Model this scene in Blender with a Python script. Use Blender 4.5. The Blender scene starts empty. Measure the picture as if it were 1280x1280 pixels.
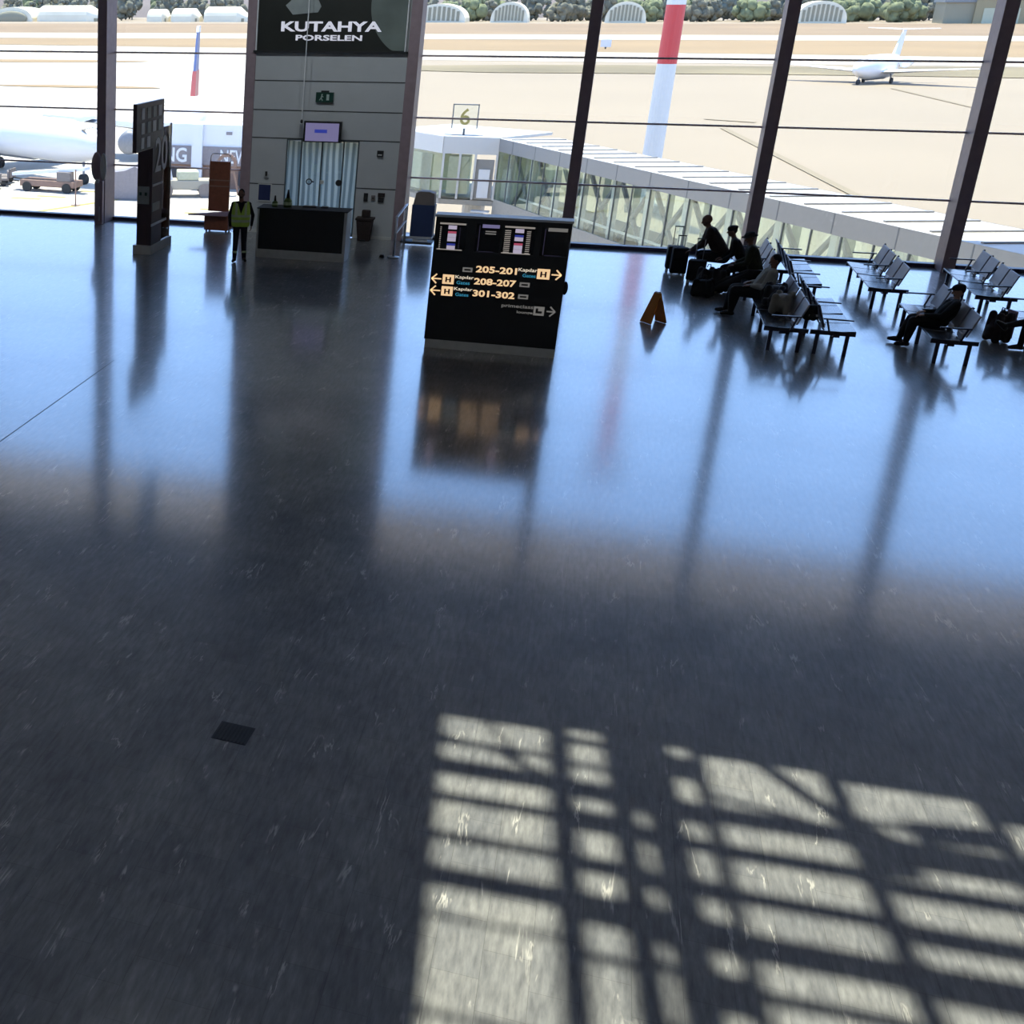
import bpy, math, random
from mathutils import Vector, Matrix, Euler, noise
random.seed(7)
R = math.radians
scn = bpy.context.scene
col = scn.collection

# ---------------------------------------------------------------- camera, sky, sun, exposure
cam_d = bpy.data.cameras.new('camera')
cam = bpy.data.objects.new('camera', cam_d); col.objects.link(cam)
cam_d.sensor_width = 36; cam_d.sensor_fit = 'HORIZONTAL'
cam_d.lens = 1634.6 / 1280 * 36
cam_d.shift_x = (640 - 64.4) / 1280
cam_d.clip_start = .1; cam_d.clip_end = 4000
cam.matrix_world = Matrix.Translation((0, 0, 6.0)) @ Matrix.Rotation(R(22.11), 4, 'Z') @ Matrix.Rotation(R(90 - 21.32), 4, 'X') @ Matrix.Rotation(R(-.2), 4, 'Z')
scn.camera = cam

SUNDIR = Vector((-.10, .27, 1)).normalized()      # towards the sun
world = bpy.data.worlds.new('sky'); scn.world = world; world.use_nodes = True
nt = world.node_tree; nt.nodes.clear()
tc = nt.nodes.new('ShaderNodeTexCoord'); sp = nt.nodes.new('ShaderNodeSeparateXYZ')
rp = nt.nodes.new('ShaderNodeValToRGB'); bg = nt.nodes.new('ShaderNodeBackground'); wo = nt.nodes.new('ShaderNodeOutputWorld')
nt.links.new(tc.outputs['Generated'], sp.inputs[0]); nt.links.new(sp.outputs['Z'], rp.inputs[0])
nt.links.new(rp.outputs[0], bg.inputs[0]); nt.links.new(bg.outputs[0], wo.inputs[0])
els = rp.color_ramp.elements
els[0].position = 0.0; els[0].color = (.52, .56, .62, 1)
els[1].position = 1.0; els[1].color = (.05, .10, .22, 1)
for p, c in ((.10, (.39, .54, .88)), (.17, (.33, .50, .89)), (.24, (.29, .49, .91)), (.36, (.26, .46, .92)), (.46, (.22, .40, .80)), (.60, (.08, .16, .34))):
    e = els.new(p); e.color = (*c, 1)
bg.inputs[1].default_value = 3.9

sun_d = bpy.data.lights.new('sun', 'SUN'); sun = bpy.data.objects.new('sun', sun_d); col.objects.link(sun)
sun_d.energy = 10.5; sun_d.angle = R(.9); sun_d.color = (1, .94, .78)
sun.rotation_euler = SUNDIR.to_track_quat('Z', 'Y').to_euler()
sun.location = (0, 30, 60)

scn.view_settings.view_transform = 'Standard'; scn.view_settings.look = 'None'
scn.view_settings.exposure = 0; scn.view_settings.gamma = 1; scn.view_settings.use_curve_mapping = False
for k, v in (('max_bounces', 10), ('transparent_max_bounces', 24), ('diffuse_bounces', 5), ('glossy_bounces', 5)):
    try: setattr(scn.cycles, k, v)
    except Exception: pass

# ---------------------------------------------------------------- materials
M = {}
def mat(name, c, rough=.5, metal=0, emit=None, es=0, var=.08, scale=6, spec=.5, coat=0):
    m = bpy.data.materials.new(name); m.use_nodes = True; t = m.node_tree
    b = t.nodes['Principled BSDF']
    b.inputs['Roughness'].default_value = rough; b.inputs['Metallic'].default_value = metal
    b.inputs['Specular IOR Level'].default_value = spec
    b.inputs['Coat Weight'].default_value = coat
    tc = t.nodes.new('ShaderNodeTexCoord'); n = t.nodes.new('ShaderNodeTexNoise'); n.inputs['Scale'].default_value = scale
    n.inputs['Detail'].default_value = 4
    r = t.nodes.new('ShaderNodeValToRGB'); t.links.new(tc.outputs['Object'], n.inputs[0]); t.links.new(n.outputs[0], r.inputs[0])
    r.color_ramp.elements[0].position = .3; r.color_ramp.elements[1].position = .7
    r.color_ramp.elements[0].color = (*[x * (1 - var) for x in c], 1); r.color_ramp.elements[1].color = (*[min(1, x * (1 + var)) for x in c], 1)
    t.links.new(r.outputs[0], b.inputs['Base Color'])
    if emit: b.inputs['Emission Color'].default_value = (*emit, 1); b.inputs['Emission Strength'].default_value = es
    M[name] = m; return m

def glass_mat(name, tint, refl=1.0, rough=0.0):
    m = bpy.data.materials.new(name); m.use_nodes = True; t = m.node_tree; t.nodes.clear()
    o = t.nodes.new('ShaderNodeOutputMaterial'); mx = t.nodes.new('ShaderNodeMixShader')
    tr = t.nodes.new('ShaderNodeBsdfTransparent'); tr.inputs[0].default_value = (*tint, 1)
    gl = t.nodes.new('ShaderNodeBsdfGlossy'); gl.inputs['Roughness'].default_value = rough
    f = t.nodes.new('ShaderNodeFresnel'); f.inputs[0].default_value = 1.45
    mu = t.nodes.new('ShaderNodeMath'); mu.operation = 'MULTIPLY'; mu.inputs[1].default_value = refl
    t.links.new(f.outputs[0], mu.inputs[0]); t.links.new(mu.outputs[0], mx.inputs[0])
    t.links.new(tr.outputs[0], mx.inputs[1]); t.links.new(gl.outputs[0], mx.inputs[2]); t.links.new(mx.outputs[0], o.inputs[0])
    M[name] = m; return m

mat('bar_metal', (.75, .58, .58), .5)  # paler than the frame metal to carry the backlight glare
mat('apron_glare_pale', (.52, .48, .42), .75, var=.04, scale=.02)  # paler apron tone that puts the glare into the colour
mat('frame_metal', (.36, .27, .29), .45, .2)
mat('base_trim', (.05, .04, .08), .4)
mat('wall_panel', (.55, .56, .56), .45, .1, var=.03, scale=2)
mat('wall_joint', (.06, .06, .06), .6)
mat('white_paint', (.72, .72, .70), .5, var=.03)
mat('ceiling_paint', (.74, .74, .82), .7, var=.03)
mat('soffit', (.66, .56, .48), .6, var=.04)
mat('black_gloss', (.012, .013, .014), .28, var=.2)
mat('black_matte', (.018, .018, .02), .6, var=.2)
mat('screen_black', (.008, .008, .010), .15)
mat('plinth_grey', (.60, .60, .57), .4)
mat('steel', (.55, .57, .60), .28, .9)
mat('chrome', (.75, .75, .78), .15, 1)
mat('seat_dark', (.035, .038, .05), .22, .0, spec=.6)
mat('back_grey', (.30, .29, .31), .5, .2)
mat('leg_dark', (.025, .022, .04), .35)
mat('seat_bracket', (.6, .6, .62), .35, .3)
mat('totem_brown', (.075, .045, .05), .35)
mat('orange', (.50, .17, .015), .45)
mat('white_plastic', (.8, .8, .8), .4)
mat('brown_vinyl', (.20, .065, .035), .45, var=.15, scale=12)
mat('navy', (.03, .05, .13), .5)
mat('paper_blue', (.02, .03, .10), .5)
mat('bag_black', (.012, .012, .014), .7, var=.3, scale=20)
mat('bag_grey', (.22, .21, .18), .7)
mat('bag_pink', (.35, .25, .33), .6)
mat('skin', (.20, .10, .065), .55)
mat('skin_light', (.36, .20, .14), .55)
mat('hair', (.015, .011, .010), .7, var=.3, scale=60)
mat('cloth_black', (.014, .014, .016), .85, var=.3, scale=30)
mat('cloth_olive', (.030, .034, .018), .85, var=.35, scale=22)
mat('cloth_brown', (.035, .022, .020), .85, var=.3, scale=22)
mat('cloth_grey', (.33, .33, .30), .85, var=.15, scale=16)
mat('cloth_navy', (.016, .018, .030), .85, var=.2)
mat('beige_shoe', (.24, .20, .14), .7)
mat('shoe_black', (.012, .012, .012), .5)
mat('hivis', (.50, .72, .10), .6, var=.08)
mat('hivis_band', (.55, .66, .38), .4)
mat('bottle_green', (.10, .16, .03), .35)
mat('bottle_dark', (.03, .015, .01), .4)
mat('text_cream', (.8, .6, .4), .5, emit=(1, .66, .36), es=.85)
mat('text_white', (.8, .8, .8), .5, emit=(1, .86, .66), es=.75)
mat('text_blue', (.05, .3, .45), .5, emit=(.05, .35, .55), es=.6)
mat('text_grey', (.2, .2, .2), .5, emit=(.5, .48, .45), es=.28)
mat('text_dark', (.03, .03, .03), .5)
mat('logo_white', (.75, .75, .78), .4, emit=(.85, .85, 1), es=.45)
mat('screen_lilac', (.1, .1, .15), .3, emit=(.42, .38, .74), es=.34)
mat('screen_dim', (.02, .02, .03), .2, emit=(.14, .12, .24), es=.15)
mat('screen_pale', (.2, .2, .2), .3, emit=(.62, .55, .72), es=.62)
mat('screen_line', (.2, .2, .2), .3, emit=(.62, .56, .50), es=.4)
mat('screen_blue', (.02, .03, .1), .3, emit=(.04, .06, .42), es=.6)
mat('screen_red', (.1, .02, .02), .3, emit=(.6, .1, .18), es=.6)
mat('exit_green', (.01, .05, .035), .4)
mat('exit_white', (.5, .6, .55), .4)
mat('sign_photo', (.022, .024, .020), .4, var=.3, scale=.8)
mat('plate_grey', (.17, .20, .18), .35, var=.25, scale=.9)
mat('leaf_grey', (.33, .36, .35), .4)
mat('curtain', (.62, .68, .66), .25, .55, var=.2, scale=3)
mat('curtain_dark', (.10, .13, .14), .3, .3)
# outdoors
mat('apron', (.285, .225, .155), .75, var=.05, scale=.02)
mat('dry_grass', (.24, .165, .095), .9, var=.14, scale=.015)
mat('ochre_grass', (.27, .185, .095), .9, var=.10, scale=.02)
mat('olive_grass', (.20, .16, .09), .9, var=.25, scale=.04)
mat('runway', (.40, .36, .29), .8, var=.05, scale=.02)
mat('marking', (.24, .19, .12), .8)
mat('yellow_paint', (.34, .28, .09), .8)
mat('bridge_grey', (.27, .265, .26), .4, .2, var=.03)
mat('bridge_white', (.62, .60, .57), .5, var=.02)
mat('bridge_truss', (.13, .14, .15), .5)
mat('bridge_floor', (.36, .33, .28), .7)
mat('bridge_cream', (.50, .50, .36), .6)
mat('aircraft_white', (.78, .78, .80), .35, var=.02)
mat('aircraft_grey', (.26, .27, .30), .4)
mat('cockpit', (.04, .045, .06), .2)
mat('tail_blue', (.10, .14, .30), .4)
mat('tail_red', (.42, .10, .10), .4)
mat('mast_red', (.62, .06, .06), .45, var=.03)
mat('shelter', (.80, .74, .58), .8, var=.08, scale=.1)
mat('shelter_dark', (.30, .28, .20), .8)
mat('crown_olive', (.19, .18, .13), .95, var=.4, scale=.3)  # crown colours paled to stand in for distance haze
mat('crown_green', (.19, .21, .115), .95, var=.35, scale=.3)
mat('crown_dark', (.17, .17, .13), .95, var=.3, scale=.3)
mat('trunk', (.2, .17, .13), .9)
mat('hill', (.15, .125, .12), .95, var=.25, scale=.01)
mat('rubber', (.03, .03, .03), .8)
mat('gse_grey', (.20, .17, .16), .6)
mat('gse_brown', (.26, .16, .12), .6)
mat('gse_band', (.26, .23, .24), .5)
mat('hangar_wall', (.34, .29, .17), .7)
mat('hangar_roof', (.22, .24, .25), .6)
glass_mat('glass', (.93, .95, .94), 1.0)
glass_mat('glass_bridge', (.93, .97, .93), .3)
glass_mat('acrylic', (.72, .70, .64), 1.0)

# wave stripes for the foil curtain
m = M['curtain']; t = m.node_tree; b = t.nodes['Principled BSDF']
w = t.nodes.new('ShaderNodeTexWave'); w.bands_direction = 'X'; w.inputs['Scale'].default_value = 1.6; w.inputs['Distortion'].default_value = 5; w.inputs['Detail'].default_value = 2; w.inputs['Detail Scale'].default_value = .6
mp = t.nodes.new('ShaderNodeMapping'); mp.inputs['Scale'].default_value = (1.2, 1, .30)
tc = [n for n in t.nodes if n.type == 'TEX_COORD'][0]; rr = t.nodes.new('ShaderNodeValToRGB')
rr.color_ramp.elements[0].color = (.20, .26, .27, 1); rr.color_ramp.elements[0].position = .25
rr.color_ramp.elements[1].color = (.50, .58, .56, 1); rr.color_ramp.elements[1].position = .8
t.links.new(tc.outputs['Object'], mp.inputs[0]); t.links.new(mp.outputs[0], w.inputs[0]); t.links.new(w.outputs[0], rr.inputs[0]); t.links.new(rr.outputs[0], b.inputs['Base Color'])
tl = t.nodes.new('ShaderNodeBsdfTranslucent'); mxs = t.nodes.new('ShaderNodeMixShader'); mxs.inputs[0].default_value = .5
t.links.new(rr.outputs[0], tl.inputs[0]); t.links.new(b.outputs[0], mxs.inputs[1]); t.links.new(tl.outputs[0], mxs.inputs[2])
b.inputs['Metallic'].default_value = 0
t.links.new(mxs.outputs[0], [n for n in t.nodes if n.type == 'OUTPUT_MATERIAL'][0].inputs[0])

# polished dark stone floor: tiles laid in runs along Y with fine pale veins
def floor_mat():
    m = bpy.data.materials.new('dark_stone_floor'); m.use_nodes = True; t = m.node_tree; L = t.links.new; N = t.nodes.new
    b = t.nodes['Principled BSDF']
    tc = N('ShaderNodeTexCoord'); mp = N('ShaderNodeMapping'); mp.inputs['Rotation'].default_value = (0, 0, R(90))
    L(tc.outputs['Object'], mp.inputs[0])
    br = N('ShaderNodeTexBrick'); br.inputs['Scale'].default_value = 1; br.inputs['Brick Width'].default_value = .62; br.inputs['Row Height'].default_value = .31
    br.inputs['Mortar Size'].default_value = .002; br.inputs['Color1'].default_value = (.195, .20, .21, 1); br.inputs['Color2'].default_value = (.235, .238, .24, 1)
    br.inputs['Mortar'].default_value = (.14, .14, .14, 1); br.offset = .5
    L(mp.outputs[0], br.inputs[0])
    def nz(sc, scale, det=4, dist=0, rough=.6):
        p = N('ShaderNodeMapping'); p.inputs['Scale'].default_value = sc; L(tc.outputs['Object'], p.inputs[0])
        n = N('ShaderNodeTexNoise'); n.inputs['Scale'].default_value = scale; n.inputs['Detail'].default_value = det; n.inputs['Distortion'].default_value = dist; n.inputs['Roughness'].default_value = rough
        L(p.outputs[0], n.inputs[0]); return n
    def ramp(src, p0, p1, c0=(0, 0, 0, 1), c1=(1, 1, 1, 1)):
        r = N('ShaderNodeValToRGB'); r.color_ramp.elements[0].position = p0; r.color_ramp.elements[1].position = p1
        r.color_ramp.elements[0].color = c0; r.color_ramp.elements[1].color = c1; L(src, r.inputs[0]); return r
    def mixc(a, bb, f, mode='MIX'):
        x = N('ShaderNodeMix'); x.data_type = 'RGBA'; x.blend_type = mode
        for s, v in ((x.inputs[6], a), (x.inputs[7], bb), (x.inputs[0], f)):
            if isinstance(v, (tuple, float)): s.default_value = v
            else: L(v, s)
        return x.outputs[2]
    grain = ramp(nz((1, .16, 1), 22, 6).outputs[0], .3, .75, (.62, .62, .64, 1), (1.3, 1.3, 1.28, 1))
    cloud = ramp(nz((1, .6, 1), 1.6, 4).outputs[0], .3, .7, (.72, .74, .78, 1), (1.18, 1.18, 1.15, 1))
    c = mixc(br.outputs[0], grain.outputs[0], 1.0, 'MULTIPLY'); c = mixc(c, cloud.outputs[0], 1.0, 'MULTIPLY')
    # veins: thin ridges of a stretched noise, kept only in patches
    v = nz((1, .11, 1), 5.0, 5, .6); ab = N('ShaderNodeMath'); ab.operation = 'SUBTRACT'; ab.inputs[1].default_value = .5; L(v.outputs[0], ab.inputs[0])
    a2 = N('ShaderNodeMath'); a2.operation = 'ABSOLUTE'; L(ab.outputs[0], a2.inputs[0])
    ridge = ramp(a2.outputs[0], .006, .018, (1, 1, 1, 1), (0, 0, 0, 1))
    msk = ramp(nz((1, .35, 1), 4.2, 3).outputs[0], .565, .65)
    mm = N('ShaderNodeMath'); mm.operation = 'MULTIPLY'; L(ridge.outputs[0], mm.inputs[0]); L(msk.outputs[0], mm.inputs[1])
    c = mixc(c, (.50, .49, .46, 1), mm.outputs[0]); L(c, b.inputs['Base Color'])
    # slightly hazy polish
    rr = N('ShaderNodeMapRange'); rr.inputs['To Min'].default_value = .09; rr.inputs['To Max'].default_value = .12; L(cloud.outputs[0], rr.inputs[0])
    L(rr.outputs[0], b.inputs['Roughness'])
    b.inputs['IOR'].default_value = 2.0
    b.inputs['Coat Weight'].default_value = .45; b.inputs['Coat Roughness'].default_value = .30; b.inputs['Coat IOR'].default_value = 1.5
    bp = N('ShaderNodeBump'); bp.inputs['Strength'].default_value = .015; bp.inputs['Distance'].default_value = .01
    L(grain.outputs[0], bp.inputs['Height']); L(bp.outputs[0], b.inputs['Normal'])
    M['floor'] = m
floor_mat()

# ---------------------------------------------------------------- mesh helpers
class MB:
    def __init__(s): s.v = []; s.f = []; s.m = []; s.mats = []
    def _mi(s, m):
        m = m or '_'
        if m not in s.mats: s.mats.append(m)
        return s.mats.index(m)
    def add(s, vs, fs, m=None):
        o = len(s.v); s.v += [tuple(v) for v in vs]; i = s._mi(m)
        for f in fs: s.f.append([o + k for k in f]); s.m.append(i)
        return s
    def box(s, x0, x1, y0, y1, z0, z1, m=None, mx=None):
        vs = [Vector(p) for p in ((x0, y0, z0), (x1, y0, z0), (x1, y1, z0), (x0, y1, z0), (x0, y0, z1), (x1, y0, z1), (x1, y1, z1), (x0, y1, z1))]
        if mx: vs = [mx @ v for v in vs]
        return s.add(vs, [(0, 3, 2, 1), (4, 5, 6, 7), (0, 1, 5, 4), (1, 2, 6, 5), (2, 3, 7, 6), (3, 0, 4, 7)], m)
    def beam(s, a, b, w, h, m=None, up=(0, 0, 1)):      # box bar between two points
        a, b = Vector(a), Vector(b); d = (b - a); L = d.length; d.normalize()
        u = Vector(up)
        if abs(d.dot(u)) > .99: u = Vector((0, 1, 0))
        x = d.cross(u).normalized(); y = x.cross(d)
        vs = []
        for p in (a, b):
            for i, j in ((-1, -1), (1, -1), (1, 1), (-1, 1)): vs.append(p + x * (w / 2 * i) + y * (h / 2 * j))
        return s.add(vs, [(3, 2, 1, 0), (4, 5, 6, 7), (0, 1, 5, 4), (1, 2, 6, 5), (2, 3, 7, 6), (3, 0, 4, 7)], m)
    def tube(s, pts, r, n=10, m=None):
        pts = [Vector(p) for p in pts]; rs = r if isinstance(r, (list, tuple)) else [r] * len(pts)
        rings = []; prev = None
        for i, p in enumerate(pts):
            d = (pts[min(i + 1, len(pts) - 1)] - pts[max(i - 1, 0)]).normalized()
            if prev is None: a = d.orthogonal().normalized()
            else: a = (prev - d * prev.dot(d)).normalized()
            prev = a; c = d.cross(a)
            rings.append([p + (a * math.cos(2 * math.pi * k / n) + c * math.sin(2 * math.pi * k / n)) * rs[i] for k in range(n)])
        vs = [v for g in rings for v in g]; fs = []
        for i in range(len(pts) - 1):
            for k in range(n): fs.append((i * n + k, i * n + (k + 1) % n, (i + 1) * n + (k + 1) % n, (i + 1) * n + k))
        fs.append(tuple(range(n))[::-1]); fs.append(tuple(range((len(pts) - 1) * n, len(pts) * n)))
        return s.add(vs, fs, m)
    def prism(s, poly, z0, z1, m=None, mx=None):       # polygon in xy extruded in z
        n = len(poly); vs = [Vector((x, y, z0)) for x, y in poly] + [Vector((x, y, z1)) for x, y in poly]
        if mx: vs = [mx @ v for v in vs]
        return s.add(vs, [tuple(range(n))[::-1], tuple(range(n, 2 * n))] + [(i, (i + 1) % n, n + (i + 1) % n, n + i) for i in range(n)], m)
    def ell(s, c, r, m=None, nu=16, nv=10, mx=None):
        vs = []; fs = []
        c = Vector(c)
        for j in range(nv + 1):
            a = math.pi * j / nv
            for i in range(nu):
                b = 2 * math.pi * i / nu
                p = Vector((r[0] * math.sin(a) * math.cos(b), r[1] * math.sin(a) * math.sin(b), r[2] * math.cos(a)))
                vs.append(c + (mx @ p if mx else p))
        for j in range(nv):
            for i in range(nu):
                fs.append((j * nu + i, (j + 1) * nu + i, (j + 1) * nu + (i + 1) % nu, j * nu + (i + 1) % nu))
        return s.add(vs, fs, m)
    def build(s, name, m=None, parent=None, smooth=False, bevel=0, loc=None, rz=0, label=None, cat=None, group=None, kind=None):
        me = bpy.data.meshes.new(name); me.from_pydata(s.v, [], s.f)
        for x in (s.mats or ['_']): me.materials.append(M[m if x == '_' else x])
        me.polygons.foreach_set('material_index', s.m)
        if smooth: me.polygons.foreach_set('use_smooth', [True] * len(me.polygons))
        me.update(); me.validate()
        o = bpy.data.objects.new(name, me); col.objects.link(o)
        if parent: o.parent = parent
        if loc: o.location = loc
        if rz: o.rotation_euler.z = rz
        if bevel:
            b = o.modifiers.new('bevel', 'BEVEL'); b.width = bevel; b.segments = 2; b.limit_method = 'ANGLE'
        tag(o, label, cat, group, kind); return o

def tag(o, label=None, cat=None, group=None, kind=None):
    for k, v in (('label', label), ('category', cat), ('group', group), ('kind', kind)):
        if v: o[k] = v
    return o
def empty(name, loc=(0, 0, 0), rz=0, label=None, cat=None, group=None):
    o = bpy.data.objects.new(name, None); col.objects.link(o); o.location = loc; o.rotation_euler.z = rz; o.empty_display_size = .2
    return tag(o, label, cat, group)
def copy_tree(o, parent=None):
    c = o.copy(); col.objects.link(c)
    if parent: c.parent = parent
    for ch in list(o.children): copy_tree(ch, c)
    return c
def text(name, s, m, parent, h, loc, rot, width=None, ext=.004, bold=0, align='LEFT', shear=0):
    """text as real raised letters; h = letter height, width = total width"""
    cu = bpy.data.curves.new(name, 'FONT'); cu.body = s; cu.size = 1; cu.extrude = ext / 2; cu.offset = bold; cu.shear = shear; cu.resolution_u = 3
    t = bpy.data.objects.new('tmp', cu); col.objects.link(t)
    me = bpy.data.meshes.new_from_object(t.evaluated_get(bpy.context.evaluated_depsgraph_get())); bpy.data.objects.remove(t)
    xs = [v.co.x for v in me.vertices]; ys = [v.co.y for v in me.vertices]
    x0, x1, y0, y1 = min(xs), max(xs), min(ys), max(ys)
    k = h / (y1 - y0); kx = width / (x1 - x0) if width else k
    for v in me.vertices: v.co = Vector(((v.co.x - x0) * kx, (v.co.y - y0) * k, v.co.z))
    me.materials.clear(); me.materials.append(M[m])
    o = bpy.data.objects.new(name, me); col.objects.link(o); o.parent = parent; o.location = loc; o.rotation_euler = rot
    return o

# ---------------------------------------------------------------- the hall
WY = 37.0            # plane of the glazed wall
CZ = 10.6
MB().box(-30, 22, -8, WY + .15, -.3, 0).build('floor', 'floor', kind='structure')
# skylight opening in the ceiling (turned a few degrees against the room)
SK = Matrix.Translation((0 + SUNDIR.x / SUNDIR.z * CZ, 9 + SUNDIR.y / SUNDIR.z * CZ, CZ)) @ Matrix.Rotation(R(4.2), 4, 'Z')
U0, U1, V0, V1 = -.50, 6.6, -6.0, 2.05
cs = [SK @ Vector((u, v, 0)) for u, v in ((U0, V0), (U1, V0), (U1, V1), (U0, V1))]
oc = [Vector(p) for p in ((-30, -8, CZ), (22, -8, CZ), (22, 42.2, CZ), (-30, 42.2, CZ))]
c = MB()
for i in range(4):
    j = (i + 1) % 4; up = Vector((0, 0, .25))
    c.add([oc[i], oc[j], cs[j], cs[i], oc[i] + up, oc[j] + up, cs[j] + up, cs[i] + up], [(0, 3, 2, 1), (4, 5, 6, 7), (0, 1, 5, 4), (3, 7, 6, 2), (0, 4, 7, 3), (1, 2, 6, 5)])
c.build('ceiling', 'ceiling_paint', kind='structure')
# lattice of the rooflight: beams along v between the bays, bars along u inside each bay
sk = empty('skylight'); sk['kind'] = 'structure'; sk.matrix_world = SK
cols = [(-.47, .39), (.585, .84), (1.04, 1.11), (1.39, 1.53), (1.66, 2.53), (2.70, 3.60), (3.76, 4.66), (4.85, 5.75)]
bars = {0: [(1.93, 2.05), (1.45, 1.53), (.95, 1.20), (.53, .66), (-.01, .10), (-.60, -.36), (-.97, -.93), (-1.98, -1.92), (-3.0, -2.8)],
        1: [(1.76, 1.87), (1.38, 1.45), (.90, 1.16), (.43, .72), (-.11, .09), (-.72, -.37), (-1.12, -1.04), (-2.6, -2.4)],
        2: [(.83, 2.05), (.39, .63), (-.19, .05), (-.81, -.39), (-1.1, -1.0), (-1.8, -1.6)],
        3: [(1.96, 2.05), (1.45, 1.80), (.80, 1.10), (.41, .58), (-.19, .04), (-.79, -.43), (-1.4, -1.0), (-2.0, -1.7)],
        4: [(1.88, 2.05), (.85, 1.10), (.38, .57), (-.17, .0), (-.81, -.50), (-1.22, -1.1), (-2.4, -2.2)],
        5: [(1.78, 2.05), (1.18, 1.26), (.66, 1.03), (.27, .46), (-.29, -.05), (-.87, -.5), (-1.25, -1.18), (-2.4, -2.2)],
        6: [(1.50, 2.05), (.66, 1.03), (.27, .46), (-.29, -.05), (-.87, -.5), (-1.25, -1.18)],
        7: [(1.5, 2.05), (.66, 1.03), (.27, .46), (-.29, -.05), (-.87, -.5)]}
edges = [U0] + [x for cc in cols for x in cc] + [U1]
for i in range(0, len(edges), 2):
    a, b_ = edges[i], edges[i + 1]
    if b_ - a > .01: MB().box(a, b_, V0, V1, .0, .16).build('beam', 'frame_metal', sk)
for k, (a, b_) in enumerate(cols):
    for v0, v1 in bars[k]: MB().box(a, b_, v0, v1, .03, .11).build('bar', 'frame_metal', sk)
for a, b_, w in (((2.05, 2.0), (2.62, 1.10), .15), ((1.60, 1.30), (2.3, 1.13), .06), ((-.05, 1.52), (.42, 1.12), .10), ((-.50, 1.62), (.10, 1.44), .05), ((-.1, 1.95), (.15, 1.40), .07), ((3.0, 1.22), (3.75, 1.30), .30), ((2.66, .62), (2.98, .66), .22), ((2.66, 1.2), (2.86, 1.0), .16)):
    MB().beam((*a, .2), (*b_, .2), w, .06).build('brace', 'frame_metal', sk)
MB().box(U0, U1, V0, V1, .26, .275).build('pane', 'glass', sk)

MB().box(-30.3, -30, -8, WY + .15, 0, CZ).build('wall_left', 'white_paint', kind='structure')
MB().box(22, 22.3, -8, WY + .15, 0, CZ).build('wall_right', 'white_paint', kind='structure')
MB().box(-30.3, 22.3, -8.3, -8, 0, CZ).build('wall_back', 'white_paint', kind='structure')
MB().box(-30.3, 22.3, WY - .1, WY + .2, 9.36, CZ).build('wall_front', 'white_paint', kind='structure')
# deep eave beyond the glass
MB().box(-32, 24, WY + .2, 43.6, 10.15, 10.55).build('trim_1', 'soffit', kind='structure')
MB().box(-30, 22, WY - .12, WY + .12, 0, .09).build('baseboard_front', 'base_trim', kind='structure')

MB().box(-7.56, -7.545, 10, 21.6, 0, .002).build('trim_2', 'black_matte', kind='structure')
# window bays
xr = [-.35 + 4.22 * k for k in range(-7, 6)]
PIL = (-8.79, -4.57)
for k in range(len(xr) - 1):
    a, b_ = xr[k], xr[k + 1] - .27
    if abs(xr[k] + 8.79) < .05: continue
    w_ = MB().box(a, b_, WY - .012, WY + .012, .09, 9.36).build('window_%d' % (k + 1), 'glass', kind='structure')
    for j in range(1, 6):
        z = 1.57 + (j - 1) * 1.545
        MB().box(a, b_, WY - .07, WY - .015, z - .022, z + .022).build('glazing_bar', 'bar_metal', w_)
for k, x in enumerate(xr):
    o = MB().box(x - .27, x, 36.2, WY + .05, 0, CZ).build('window_mullion', 'frame_metal', bevel=.01, kind='structure')
# closed pier between two bays
pier = MB().box(-8.79, -7.83, 36.25, 37.1, 0, CZ, 'wall_panel')
pier.box(-5.88, -4.84, 36.25, 37.1, 0, CZ, 'wall_panel').box(-7.83, -5.88, 36.25, 37.1, 2.53, CZ, 'wall_panel')
for z in (2.545, 3.27, 4.02, 4.75):
    pier.box(-8.79, -4.84, 36.243, 36.26, z - .012, z + .012, 'wall_joint')
for a, b_ in ((-8.79, -7.83), (-5.88, -4.84)): pier.box(a, b_, 36.243, 36.26, 1.308, 1.332, 'wall_joint')
pier.build('wall_pier', kind='structure')
MB().box(-8.79, -7.83, 36.22, 36.25, 0, .07).box(-5.88, -4.84, 36.22, 36.25, 0, .07).build('baseboard_pier', 'plinth_grey', kind='structure')
# unseen glowing panels added under the ceiling to brighten the hall
mat('fill_panel', (.9, .9, .9), .5, emit=(.93, .97, 1), es=1.1)
lum = None
for ix, x in enumerate((-21, -13, -5, 3, 11)):
    for iy, y in enumerate((-5, 1.5, 15.5)):
        if lum is None:
            lum = empty('added_ceiling_light', (x, y, CZ - .05), 0, 'added square glowing fill panel above the hall, out of view', 'ceiling light', 'added fill lights of the hall')
            MB().box(-.9, .9, -.9, .9, -.02, .04).build('diffuser', 'fill_panel', lum)
            f = MB()
            for a in ((-.98, .98, -.98, -.9), (-.98, .98, .9, .98), (-.98, -.9, -.9, .9), (.9, .98, -.9, .9)): f.box(*a, -.03, .05)
            f.build('frame', 'white_paint', lum)
        else:
            o = copy_tree(lum); o.location = (x, y, CZ - .05)

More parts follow.
